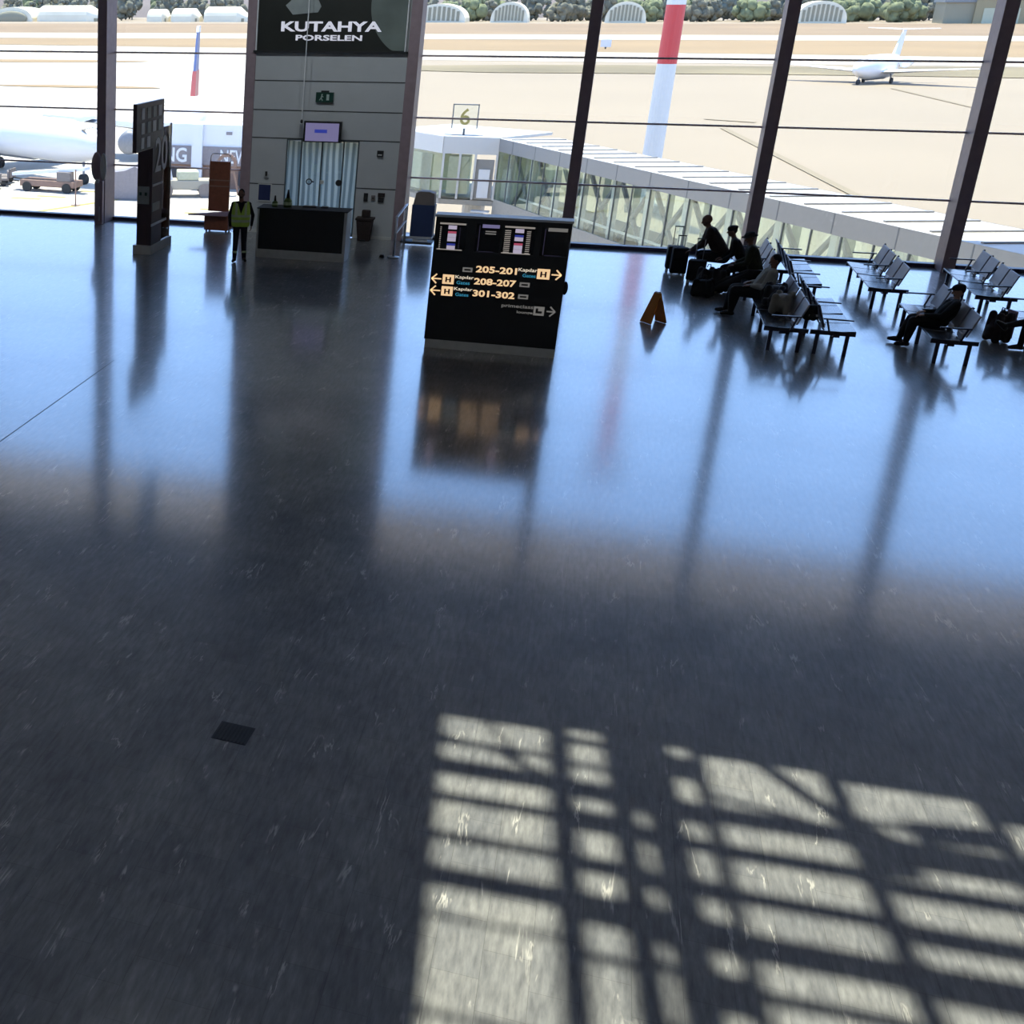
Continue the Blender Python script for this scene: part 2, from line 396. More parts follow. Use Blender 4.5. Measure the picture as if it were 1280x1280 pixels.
# unseen spotlights added only to brighten the pier
for i, (x, lb) in enumerate(((-9.2, 'left one of three added unseen spotlights aimed at the grey pier'), (-6.8, 'middle one of three added unseen spotlights aimed at the grey pier'), (-4.4, 'right one of three added unseen spotlights aimed at the grey pier'))):
    s_ = empty('added_spotlight', (x, 29.5, CZ - .3), 0, lb, 'added_spotlight')
    MB().tube([(0, 0, .30), (0, .0, .08), (0, .10, -.02)], [.05, .05, .06], 12).build('housing', 'black_matte', s_)
    ld = bpy.data.lights.new('spot', 'SPOT'); ld.energy = 330; ld.spot_size = R(52); ld.spot_blend = .6; ld.shadow_soft_size = .04; ld.color = (.82, .93, 1)
    lo_ = bpy.data.objects.new('lamp', ld); col.objects.link(lo_); lo_.parent = s_; lo_.location = (0, .14, -.06)
    lo_.rotation_euler = (Vector((-6.8, 36.2, 3.6)) - Vector((x, 29.64, CZ - .36))).to_track_quat('-Z', 'Y').to_euler()

# ---------------------------------------------------------------- porcelain sign on the pier
sg = empty('advertising_sign', (-6.86, 36.2, 4.75), 0, 'large dark porcelain advertising panel with white lettering high on the grey pier', 'sign')
sx = -6.86
MB().box(-8.81 - sx, -4.9 - sx, -.03, .04, .03, 3.4).build('panel', 'sign_photo', sg)
for x in (-8.80, -4.93): MB().box(x - sx, x + .035 - sx, -.06, -.031, .03, 3.4).build('edge_strip', 'white_plastic', sg)
MB().box(-8.85 - sx, -4.84 - sx, -.06, .04, -.02, .03).build('bottom_rail', 'black_matte', sg)
# plate rim at the right: a disc segment
pl = []
cxp, czp, rad = -4.55 - sx, 1.15, 1.30
poly = []
for i in range(40):
    a = R(120 + i * 3.6)
    x, z = cxp + rad * math.cos(a), czp + rad * math.sin(a)
    poly.append((min(x, -4.94 - sx), max(z, .05)))
poly.append((-4.94 - sx, .05)); poly.append((-4.94 - sx, czp + .8))
mx = Matrix(((1, 0, 0, 0), (0, 0, 1, 0), (0, 1, 0, 0), (0, 0, 0, 1)))
MB().prism(poly, -.045, -.032, mx=mx).build('plate_picture', 'plate_grey', sg)
fan = [(-8.05, 5.97 - .08), (-7.75, 6.16), (-7.3, 6.2), (-7.12, 5.86), (-7.2, 5.72), (-7.85, 5.66)]
MB().prism([(x - sx, z - 4.75) for x, z in fan], -.045, -.032, mx=mx).build('cloth_picture', 'leaf_grey', sg)
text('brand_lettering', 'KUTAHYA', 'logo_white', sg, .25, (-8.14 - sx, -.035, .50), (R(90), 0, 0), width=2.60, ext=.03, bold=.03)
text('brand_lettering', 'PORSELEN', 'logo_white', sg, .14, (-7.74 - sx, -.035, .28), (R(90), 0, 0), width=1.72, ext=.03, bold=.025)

# exit door
dr = empty('door_1', (-6.86, 36.36, 0)); dr['kind'] = 'structure'
n = 240; cur = MB(); vs = []; fs = []
for i in range(n + 1):
    x = -.95 + 1.9 * i / n
    for z in (.10, .9, 1.7, 2.48):
        y = -.03 + .020 * math.sin(x * 23 + z * 1.9 * math.sin(x * 3)) + .012 * math.sin(x * 51 + z * 3.3 * math.sin(x * 5 + 1))
        vs.append((x, y, z))
for i in range(n):
    for j in range(3): fs.append((i * 4 + j, (i + 1) * 4 + j, (i + 1) * 4 + j + 1, i * 4 + j + 1))
cur.add(vs, fs).build('curtain', 'curtain', dr, smooth=True)
fr = MB()
for x in (-.98, -.58, -.02, .55, .94): fr.box(x, x + .035, -.10, -.05, .06, 2.5)
fr.box(-.98, .975, -.10, -.05, 2.49, 2.53); fr.box(-.98, .975, -.10, -.05, .02, .08)
fr.build('door_frame', 'curtain_dark', dr)
MB().box(-.95, .95, -.078, -.07, .08, 2.49).build('door_glass', 'glass', dr)
for x, solid in ((-.30, 0), (.50, 1)):
    s = MB()
    if solid: s.tube([(x, -.10, 1.43), (x, -.115, 1.43)], .085, 20)
    else:
        for i in range(16):
            a0, a1 = 2 * math.pi * i / 16, 2 * math.pi * (i + 1) / 16
            s.beam((x + .07 * math.cos(a0), -.108, 1.43 + .07 * math.sin(a0)), (x + .07 * math.cos(a1), -.108, 1.43 + .07 * math.sin(a1)), .012, .03)
        s.beam((x + .08, -.108, 1.43), (x + .13, -.108, 1.43), .012, .035)
    s.build('door_sticker', 'black_matte', dr)
MB().box(.0, .10, -.112, -.101, 1.38, 1.48).build('lock_plate', 'plinth_grey', dr)

# exit sign, call point, notices
ex = empty('exit_sign', (-6.88, 36.22, 3.50), 0, 'small dark green emergency exit sign over the glass door', 'exit sign')
MB().box(-.23, .23, -.05, .03, 0, .25).build('case', 'exit_green', ex, bevel=.005)
MB().box(-.10, .10, -.05, .03, .25, .29).build('bracket', 'black_matte', ex)
p = MB(); p.ell((-.07, -.055, .19), (.02, .006, .02)); p.beam((-.07, -.055, .17), (-.09, -.055, .10), .008, .03); p.beam((-.09, -.055, .11), (-.05, -.055, .04), .008, .02); p.beam((-.09, -.055, .11), (-.13, -.055, .05), .008, .02); p.beam((-.08, -.055, .16), (-.03, -.055, .13), .008, .018)
p.build('running_figure', 'exit_white', ex)
p = MB(); p.box(.05, .12, -.056, -.05, .05, .20); p.build('door_symbol', 'exit_white', ex)
cp = empty('call_point', (-5.32, 36.24, 2.16), 0, 'small black square wall box high right of the glass door', 'wall box')
MB().box(-.08, .08, -.05, .01, 0, .15).build('case', 'black_matte', cp, bevel=.006)
MB().box(-.05, .05, -.056, -.05, .03, .06).build('label_plate', 'plinth_grey', cp)
bn = empty('notice_board', (-8.36, 36.24, .88), 0, 'dark blue notice sheet on the pier left of the glass door', 'notice')
MB().box(-.165, .165, -.015, .01, 0, .42).build('sheet', 'paper_blue', bn)
f = MB(); f.box(-.19, .19, -.02, .01, -.025, 0); f.box(-.19, .19, -.02, .01, .42, .445); f.box(-.19, -.165, -.02, .01, 0, .42); f.box(.165, .19, -.02, .01, 0, .42); f.build('frame', 'plinth_grey', bn)
sw = empty('wall_switch', (-8.33, 36.24, 1.50), 0, 'small grey wall fitting above the dark blue notice', 'wall fitting')
MB().box(-.06, .06, -.04, .01, 0, .10).build('plate', 'wall_panel', sw); MB().box(-.03, .03, -.06, -.04, .04, .16).build('lever', 'text_dark', sw)
for nm, x0, x1, z0, z1, mm_, lb in (('wall_plate', -5.66, -5.55, .98, 1.20, 'black_matte', 'narrow black plate on the pier above the bin, left of three'),
                             ('wall_socket', -5.46, -5.36, 1.02, 1.15, 'gse_grey', 'small grey socket above the bin between two darker plates'),
                             ('wall_socket', -5.28, -5.13, .98, 1.10, 'black_matte', 'dark plate above the bin nearest the pier edge'),
                             ('warning_sticker', -5.29, -5.11, 1.12, 1.22, 'cloth_brown', 'small reddish dark sticker above the right wall plate')):
    o = empty(nm, ((x0 + x1) / 2, 36.24, z0), 0, lb, 'wall fitting'); w_ = (x1 - x0) / 2
    MB().box(-w_, w_, -.03, .01, 0, z1 - z0).build('plate', mm_, o, bevel=.004); MB().box(-w_ * .5, w_ * .5, -.036, -.03, (z1 - z0) * .3, (z1 - z0) * .6).build('cover', 'text_dark', o)

# television on its ceiling pole
tv = empty('television', (-6.83, 35.95, 2.50), 0, 'small black television showing a lilac screen, hung above the glass door', 'television')
MB().box(-.50, .50, -.04, .10, 0, .54).build('case', 'black_gloss', tv, bevel=.012)
MB().box(-.445, .435, -.046, -.04, .03, .49).build('screen', 'screen_lilac', tv)
MB().box(-.20, .13, -.050, -.046, .24, .33).build('caption_block', 'screen_blue', tv)
MB().box(-.1, .1, .10, .25, .15, .38).build('wall_bracket', 'black_matte', tv)
pole = empty('hanging_cable', (-7.39, 35.9, 2.6), 0, 'thin white cable dropping from the ceiling to the left of the television', 'cable')
MB().tube([(0, 0, .48), (0, 0, 8.0)], .014, 8).build('cable', 'white_plastic', pole)
MB().box(-.04, .04, -.03, .03, 0, .36).build('junction_box', 'steel', pole, bevel=.005)
MB().ell((0, 0, .42), (.035, .035, .05)).build('clamp', 'black_matte', pole, smooth=True)

# ---------------------------------------------------------------- reception counter
dk = empty('reception_counter', (-6.54, 32.5, 0), 0, 'long black reception counter with a pale plinth before the glass door', 'counter')
MB().box(-1.06, 1.04, 0, .62, .21, 1.20).build('front_panel', 'black_gloss', dk, bevel=.006)
MB().box(-1.05, 1.04, -.01, .62, 0, .21).build('plinth', 'plinth_grey', dk)
MB().box(1.04, 1.11, 0, .64, .0, 1.2).build('side_panel', 'plinth_grey', dk)
MB().box(-1.11, -1.06, 0, .64, .0, 1.2).build('side_panel', 'plinth_grey', dk)
MB().box(-1.12, 1.12, -.02, .66, 1.20, 1.225).build('top', 'black_matte', dk, bevel=.004)
for x, s_, lb in ((-6.98, 1.0, 'taller green bottle with dark conical neck on the reception counter'), (-7.30, .62, 'shorter green bottle left of the taller one on the reception counter')):
    b_ = empty('bottle', (x, 32.85, 1.225), 0, lb, 'bottle')
    MB().tube([(0, 0, 0), (0, 0, .16 * s_), (0, 0, .22 * s_)], [.085 * s_ + .02, .085 * s_ + .02, .05 * s_], 14).build('body', 'bottle_green', b_, smooth=True)
    MB().tube([(0, 0, .22 * s_), (0, 0, .38 * s_), (0, 0, .42 * s_)], [.05 * s_, .022, .018], 12).build('neck', 'bottle_dark', b_, smooth=True)
    MB().tube([(0, 0, .05 * s_), (0, 0, .13 * s_)], .086 * s_ + .022, 14).build('label_band', 'hivis_band', b_)
for x, w_, lb in ((-6.45, .17, 'wider black keyboard lying on the reception counter'), (-6.08, .09, 'small black stapler-sized box lying right of the keyboard')):
    k_ = empty('keyboard' if w_ > .1 else 'desk_box', (x, 33.0, 1.225), 0, lb, 'keyboard' if w_ > .1 else 'box')
    MB().box(-w_, w_, -.07, .07, 0, .025).build('body', 'black_matte', k_, bevel=.005); MB().box(-w_ * .9, w_ * .9, -.06, .06, .025, .034).build('keys', 'gse_grey', k_)

# litter bin
bi = empty('litter_bin', (-5.52, 35.9, 0), 0, 'dark pedal litter bin standing against the grey pier', 'bin')
def taper(x, y, h, k, m_=None):
    return MB().add([(-x * k, -y * k, 0), (x * k, -y * k, 0), (x * k, y * k, 0), (-x * k, y * k, 0), (-x, -y, h), (x, -y, h), (x, y, h), (-x, y, h)], [(3, 2, 1, 0), (4, 5, 6, 7), (0, 1, 5, 4), (1, 2, 6, 5), (2, 3, 7, 6), (3, 0, 4, 7)])
taper(.21, .17, .55, .72).build('body', 'cloth_brown', bi, bevel=.01)
MB().box(-.235, .235, -.19, .19, .55, .61).build('rim', 'cloth_brown', bi, bevel=.01)
MB().box(-.10, .12, -.04, .10, .61, .80).build('flap_lid', 'cloth_brown', bi, bevel=.02)
MB().box(-.07, .07, -.24, -.15, .02, .05).build('pedal', 'black_matte', bi)

# barrier rail beside the pier
ra = empty('handrail', (-4.40, 33.62, 0), 0, 'low steel barrier rail beside the right edge of the pier', 'handrail')
MB().tube([(0, 0, .02), (0, 0, 1.0)], .028, 10).build('post', 'steel', ra, smooth=True)
MB().tube([(-.05, 2.2, .02), (-.05, 2.2, 1.0)], .028, 10).build('post', 'steel', ra, smooth=True)
MB().beam((0, -.02, 1.0), (-.05, 2.22, 1.02), .07, .035).build('rail', 'steel', ra, bevel=.006)
MB().beam((0, 0, .60), (-.05, 2.2, .60), .06, .03).build('rail', 'steel', ra, bevel=.006)
MB().tube([(0, 0, 0), (0, 0, .03), (0, 0, .045)], [.15, .15, .05], 20).build('foot_plate', 'steel', ra, smooth=False)
MB().tube([(-.28, -.02, 0), (-.28, -.02, .06)], [.07, .05], 14).build('floor_stop', 'black_matte', ra)

# navy machine by the glass
ki = empty('vending_machine', (-4.05, 36.15, 0), 0, 'dark navy waist high machine with a grey domed top by the window', 'machine')
MB().box(-.29, .29, -.2, .2, .18, 1.0).build('body', 'navy', ki, bevel=.01)
tp = [(-.27, 1.0), (.27, 1.0), (.25, 1.30), (.12, 1.345), (-.12, 1.345), (-.22, 1.30)]
MB().prism([(x, z) for x, z in tp], -.19, .19, mx=mx).build('domed_top', 'gse_grey', ki, bevel=.01)
MB().box(-.50, .29, -.24, .2, .12, .18).build('shelf', 'seat_bracket', ki, bevel=.006)
MB().box(-.20, .18, -.22, -.2, .05, .10).build('light_strip', 'white_plastic', ki)
MB().box(-.52, .29, -.2, .2, .0, .03).build('base', 'black_matte', ki)

# rounded device on the left mullion
de = empty('touch_terminal', (-13.12, 36.0, 0), 0, 'slim grey terminal with an oval head strapped to the left window mullion', 'terminal')
MB().box(-.12, .12, -.06, .10, .0, 1.22).build('body', 'frame_metal', de, bevel=.02)
MB().ell((-.08, 0, 1.62), (.16, .10, .40)).build('head', 'frame_metal', de, smooth=True)
MB().ell((.14, -.03, 1.62), (.10, .09, .38)).build('side_shell', 'plinth_grey', de, smooth=True)
MB().tube([(.0, -.13, 1.18), (.0, -.13, 1.28)], .05, 12).build('joint', 'steel', de)
MB().box(.02, .05, -.08, -.06, .1, .50).build('light_strip', 'steel', de)

# rust brown padded stand by the pier
br = empty('padded_trolley', (-9.58, 36.0, 0), 0, 'tall rust brown padded board with a tube frame left of the pier', 'trolley')
MB().box(-.29, .29, -.05, .05, .55, 1.90).build('padded_board', 'brown_vinyl', br, bevel=.02)
for z in (1.38, 1.22): MB().box(-.295, .295, -.058, .05, z, z + .03).build('strap', 'gse_brown', br)
MB().tube([(-.27, 0, 1.88), (-.27, 0, 2.02), (-.24, 0, 2.08), (-.18, 0, 2.10), (.20, 0, 2.10), (.27, 0, 2.08), (.28, 0, 2.0), (.28, 0, 1.88)], .014, 8).build('tube_frame', 'chrome', br, smooth=True)
MB().box(-.34, .34, -.22, .25, .05, .45).build('lower_box', 'brown_vinyl', br, bevel=.02)
MB().add([(-.75, -.40, .50), (.30, -.30, .56), (.32, .05, .56), (-.60, -.25, .50), (-.75, -.40, .46), (.30, -.30, .46), (.32, .05, .46), (-.60, -.25, .46)], [(0, 1, 2, 3), (7, 6, 5, 4), (0, 4, 5, 1), (1, 5, 6, 2), (2, 6, 7, 3), (3, 7, 4, 0)]).build('pale_sheet', 'bag_pink', br)
for x in (-.28, .28):
    for y in (-.16, .18): MB().tube([(x - .02, y, .03), (x + .02, y, .03)], .03, 12).build('wheel', 'rubber', br)

# ---------------------------------------------------------------- central information board
X0, X1, ZT = -2.53, -.24, 2.43
mo = empty('information_board', (-1.385, 24.6, 0), 0, 'wide black gate information board standing alone in the middle of the floor', 'sign board')
ox = -1.385
MB().box(X0 - ox, X1 - ox, 0, .34, .16, 2.39).build('body', 'black_gloss', mo, bevel=.004)
MB().box(X0 + .02 - ox, X1 - .0 - ox, -.01, .35, 0, .16).build('plinth', 'plinth_grey', mo)
MB().box(X0 - .02 - ox, X1 + .02 - ox, -.01, .35, 2.39, 2.43).build('top_cap', 'wall_panel', mo)  # pale cap puts the light on the board's top into colour
MB().ell((X1 - ox + .02, .1, 1.25), (.05, .06, .12)).build('side_speaker', 'black_matte', mo, smooth=True)
def bx(name, x0, x1, z0, z1, m_, y=-.006, par=mo, kx=ox): return MB().box(x0 - kx, x1 - kx, y, y + .008, z0, z1).build(name, m_, par)
RX = (R(90), 0, 0)
def rows(scr, x0, x1, z0, z1, n, m_, gap=.5):
    r_ = MB(); h = (z1 - z0) / n
    for i in range(n): r_.box(x0 - ox, x1 - ox, -.018, -.012, z0 + i * h, z0 + i * h + h * gap, m_)
    r_.build('screen_text', None, scr)
for i, (x0, x1) in enumerate(((-2.47, -1.98), (-1.82, -1.40), (-1.36, -.82), (-.72, -.27))):
    s = MB().box(x0 - ox, x1 - ox, -.010, 0, 1.81, 2.31).build('screen', 'screen_black', mo)
    if i in (0, 2):
        a = x0
        MB().box(a + .02 - ox, x1 - .02 - ox, -.014, -.010, 2.265, 2.295).build('screen_header', 'screen_line', s)
        c0 = a + (.17 if i == 0 else .20); c1 = c0 + .145
        q = MB(); h = .43 / 6
        for j, mm_ in enumerate(('screen_pale', 'screen_pale' if i else 'screen_blue', 'screen_red' if i else 'screen_pale', 'screen_pale', 'screen_blue' if i else 'screen_red', 'screen_pale')):
            z = 1.825 + j * h; hh = h * (.95 if mm_ == 'screen_pale' else .5); q.box(c0 - ox, c1 - ox, -.016, -.010, z, z + hh, mm_)
        q.build('flight_column', None, s)
        rows(s, a + .03, c0 - .07 if i else a + .055, 1.83, 2.24, 12, 'screen_line', .45)
        rows(s, c1 + .05, c1 + (.12 if i else .07), 1.83, 2.24, 12, 'screen_line' if i else 'screen_dim', .4)
        MB().box(a + .0 - ox, x1 - .05 - ox, -.014, -.010, 1.812, 1.83).build('screen_footer', 'screen_line', s)
    else:
        MB().box(x0 + .10 - ox, x1 - .03 - ox, -.014, -.010, 2.24, 2.30).build('screen_header', 'screen_lilac' if i == 1 else 'text_grey', s)
        MB().box(x0 + .05 - ox, x0 + .065 - ox, -.014, -.010, 1.83, 2.28).build('screen_edge', 'screen_dim', s)
        if i == 1: rows(s, x0 + .16, x0 + .34, 2.13, 2.21, 2, 'text_grey')
        MB().box(x0 + .08 - ox, x1 - .1 - ox, -.014, -.010, 1.815, 1.825).build('screen_footer', 'screen_dim', s)
def arrow(x0, x1, z, left, m_):
    a = MB(); t_ = x0 if left else x1; s_ = 1 if left else -1
    a.beam((x0 - ox, -.005, z), (x1 - ox, -.005, z), .01, .022)
    for k in (1, -1): a.beam((t_ - ox, -.005, z), (t_ + s_ * .085 - ox, -.005, z + k * .085), .01, .024)
    a.build('arrow', m_, mo)
def icon(x0, x1, z0, z1, m_, phone=False):
    i_ = bx('pictogram', x0, x1, z0, z1, m_); w_, h = x1 - x0, z1 - z0; q = MB()
    if not phone:
        q.box(x0 + w_ * .25 - ox, x0 + w_ * .40 - ox, -.012, -.006, z0 + h * .2, z1 - h * .25); q.box(x0 + w_ * .6 - ox, x0 + w_ * .75 - ox, -.012, -.006, z0 + h * .2, z1 - h * .25)
        q.box(x0 + w_ * .25 - ox, x0 + w_ * .75 - ox, -.012, -.006, z0 + h * .42, z0 + h * .52)
    else:
        q.box(x0 + w_ * .2 - ox, x0 + w_ * .42 - ox, -.012, -.006, z0 + h * .25, z1 - h * .2); q.box(x0 + w_ * .2 - ox, x0 + w_ * .8 - ox, -.012, -.006, z0 + h * .25, z0 + h * .5)
    q.build('pictogram_symbol', 'text_dark', i_)
def tx(s_, x, z0, z1, w_, m_, b=.008): text('lettering', s_, m_, mo, z1 - z0, (x - ox, -.004, z0), RX, width=w_, bold=b)
def cap(x0, x1, z0, z1): c_ = bx('code_plate', x0, x1, z0, z1, 'text_grey'); rows_ = MB().box(x0 + .03 - ox, x1 - .03 - ox, -.011, -.006, (z0 + z1) / 2 - .015, (z0 + z1) / 2 + .015).build('code_mark', 'text_dark', c_)
cap(-1.98, -1.81, 1.44, 1.52); tx('205-201', -1.75, 1.445, 1.565, .70, 'text_cream', .03); tx('Kapılar', -1.03, 1.495, 1.575, .32, 'text_white'); tx('Gates', -.95, 1.415, 1.475, .22, 'text_blue'); icon(-.71, -.50, 1.40, 1.58, 'text_cream'); arrow(-.47, -.31, 1.49, False, 'text_cream')
for z, s_ in ((1.285, '208-207'), (1.07, '301-302')):
    arrow(-2.50, -2.33, z, True, 'text_cream'); icon(-2.31, -2.11, z - .085, z + .085, 'text_cream'); tx('Kapılar', -2.09, z + .01, z + .085, .32, 'text_white'); tx('Gates', -2.06, z - .075, z - .015, .23, 'text_blue')
    tx(s_, -1.76, z - .06, z + .06, .72, 'text_cream', .03); cap(-.98, -.81, z - .045, z + .035)
tx('primeclass', -1.24, .84, .92, .54, 'text_grey', .01); tx('lounge', -.97, .75, .81, .27, 'text_grey', .02); icon(-.69, -.51, .75, .91, 'text_grey', True); arrow(-.47, -.33, .835, False, 'text_grey')

# ---------------------------------------------------------------- tall totem at the left
to = empty('gate_totem', (-10.4, 32.2, 0), 0, 'tall narrow brown totem numbered 201 standing near the left windows', 'totem')
def tb(name, x0, x1, y0, y1, z0, z1, m_, par=to, **k): return MB().box(x0 + 10.4, x1 + 10.4, y0 - 32.2, y1 - 32.2, z0, z1).build(name, m_, par, **k)
tb('plinth', -10.66, -10.18, 31.80, 33.55, 0, .22, 'plinth_grey')
tb('body', -10.60, -10.31, 31.88, 32.72, .22, 3.6, 'totem_brown', bevel=.01)
tb('upper_panel', -10.30, -10.20, 30.55, 32.70, 2.62, 3.74, 'totem_brown', bevel=.01)
tb('front_skin', -10.31, -10.21, 31.88, 32.72, .22, 2.62, 'totem_brown')
tb('acrylic_side', -10.26, -10.235, 32.72, 33.48, .24, 3.05, 'acrylic')
tb('acrylic_edge', -10.27, -10.225, 33.46, 33.50, .22, 3.10, 'plinth_grey')
for r_ in range(3):
    for c_ in range(4):
        if r_ == 2 and c_ > 1: continue
        tb('photo_tile', -10.199, -10.19, 30.90 + c_ * .44, 30.90 + c_ * .44 + (.26 if c_ else .22), 3.36 - r_ * .34, 3.62 - r_ * .34, 'white_plastic' if c_ in (0,) or (r_ + c_) % 3 == 0 else 'leaf_grey')
tb('poster', -10.58, -10.28, 31.855, 31.88, 1.25, 1.68, 'leaf_grey')
for x in (-10.50, -10.36): tb('poster_symbol', x - .03, x + .03, 31.85, 31.856, 1.46, 1.54, 'exit_green')
tb('light_bar', -10.21, -10.19, 31.92, 32.70, 1.68, 1.73, 'white_plastic')
tb('light_bar', -10.21, -10.19, 31.85, 33.1, .70, .76, 'white_plastic')
tb('small_notice', -10.21, -10.195, 31.92, 32.5, 1.06, 1.26, 'leaf_grey')
text('gate_number', '201', 'white_plastic', to, .85, (-10.20 + 10.4, 32.05 - 32.2, 2.0), (R(90), 0, R(90)), width=1.35, ext=.01, bold=.01)

# floor drain and wet floor sign
dn = empty('floor_hatch', (-2.29, 9.87, 0), R(-3), 'small black square floor grating set in the dark stone', 'floor grating')
MB().box(-.155, .155, -.155, .155, .001, .004).build('plate', 'black_matte', dn)
g = MB()
for i in range(9): g.box(-.14 + i * .033, -.127 + i * .033, -.14, .14, .004, .007)
g.build('slats', 'rubber', dn)
ws = empty('wet_floor_sign', (1.47, 28.28, 0), R(38), 'orange folding wet floor sign standing open before the seats', 'floor sign')
for s_ in (-1, 1):
    mxx = Matrix.Translation((0, 0, .60)) @ Matrix.Rotation(R(17 * s_), 4, 'Y')
    q = MB(); q.add([mxx @ Vector(v) for v in ((-.02, -.15, -.62), (.02, -.15, -.62), (.02, .15, -.62), (-.02, .15, -.62), (-.012, -.09, 0), (.012, -.09, 0), (.012, .09, 0), (-.012, .09, 0))], [(3, 2, 1, 0), (4, 5, 6, 7), (0, 1, 5, 4), (1, 2, 6, 5), (2, 3, 7, 6), (3, 0, 4, 7)])
    pnl = q.build('panel', 'orange', ws, bevel=.004)
    q = MB(); q.box(-.016, .016, -.13, .13, -.60, -.55, mx=mxx); q.build('pale_foot', 'white_plastic', pnl)
MB().box(-.03, .03, -.05, .05, .595, .62).build('handle', 'white_plastic', ws, bevel=.005)

# thin hanging banner (seen only as a reflection in the floor)
hb = empty('hanging_banner', (-10.9, 34, 6.36), 0, 'pointed grey banner hanging from the ceiling near the left totem', 'banner')
MB().prism([(.33, 0), (.37, 1.5), (.30, 2.6), (-.40, 2.6), (-.36, 1.9), (-.06, .84)], -.03, .03, mx=mx).build('cloth', 'gse_grey', hb)
MB().tube([(0, 0, 2.6), (0, 0, 4.2)], .01, 6).build('cord', 'steel', hb)
# ---------------------------------------------------------------- waiting benches
def make_bench():
    """four seats in a row along +y, front edge at x = 0, sitters face -x"""
    root = empty('bench', (0, 0, 0))
    ys = (0, .75, 1.60, 2.35)
    for y in (.04, 1.56, 3.06):
        l = MB(); l.beam((.0, y, .40), (.72, y, .40), .05, .075)
        l.build('cross_bar', 'leg_dark', root)
        for x, dx in ((.12, 0), (.60, 0)):
            MB().beam((x, y, .38), (x, y, 0), .06, .05).build('leg', 'leg_dark', root)
    MB().box(.25, .36, .0, 3.1, .33, .39).build('beam', 'leg_dark', root)
    for y in ys:
        s = MB()
        s.add([(0, y, .425), (.26, y, .405), (.50, y, .40), (0, y + .72, .425), (.26, y + .72, .405), (.50, y + .72, .40),
               (0, y, .455), (.26, y, .435), (.50, y, .43), (0, y + .72, .455), (.26, y + .72, .435), (.50, y + .72, .43)],
              [(0, 3, 4, 1), (1, 4, 5, 2), (6, 7, 10, 9), (7, 8, 11, 10), (0, 1, 7, 6), (1, 2, 8, 7), (3, 9, 10, 4), (4, 10, 11, 5), (0, 6, 9, 3), (2, 5, 11, 8)])
        s.build('seat', 'seat_dark', root, bevel=.008)
        b = MB(); b.beam((.50, y + .36, .50), (.64, y + .36, .88), .67, .03, up=(0, 1, 0))
        b = MB(); x0, z0, x1, z1 = .50, .50, .64, .88
        b.add([(x0, y + .03, z0), (x0 + .03, y + .03, z0), (x0 + .03, y + .69, z0), (x0, y + .69, z0), (x1, y + .03, z1), (x1 + .03, y + .03, z1), (x1 + .03, y + .69, z1), (x1, y + .69, z1)],
              [(3, 2, 1, 0), (4, 5, 6, 7), (0, 1, 5, 4), (1, 2, 6, 5), (2, 3, 7, 6), (3, 0, 4, 7)])
        bb = b.build('backrest', 'back_grey', root, bevel=.008)
        MB().box(.47, .52, y + .22, y + .50, .44, .52).build('bracket', 'seat_bracket', bb, bevel=.005)
        MB().beam((.53, y + .72, .50), (.68, y + .72, .90), .03, .05, up=(0, 1, 0)).build('frame_post', 'leg_dark', bb)
    for y in (-.03, 1.54, 3.11):
        a = MB(); a.beam((.08, y, .655), (.56, y, .66), .045, .025); a.beam((.42, y, .40), (.50, y, .65), .03, .03)
        a.build('armrest', 'leg_dark', root, bevel=.004)
    return root
bn0 = make_bench()
BN = [((5.56, 31.22, 0), 0, 'empty four seat bench by the window between the seated group and the rightmost mullion'),
      ((5.86, 26.62, 0), 0, 'four seat bench holding the single man in dark clothes and a cap'),
      ((7.42, 31.10, 0), 0, 'empty four seat bench standing behind the man in the cap, nearest the right mullion'),
      ((7.60, 26.72, 0), 0, 'bench cut by the right edge of the photo with crossed dark legs before it'),
      ((3.24, 26.62, 0), 0, 'near left-facing bench carrying the man in grey and the black bags'),
      ((4.71, 29.72, 0), math.pi, 'near right-facing bench back to back with the one of the man in grey'),
      ((3.20, 31.20, 0), 0, 'far left-facing bench where the three dark figures sit'),
      ((4.71, 34.30, 0), math.pi, 'far right-facing bench behind the three dark figures')]
for i, (p, rz, lb) in enumerate(BN):
    o = bn0 if i == 0 else copy_tree(bn0)
    o.location = p; o.rotation_euler.z = rz; tag(o, lb, 'bench', 'waiting benches')

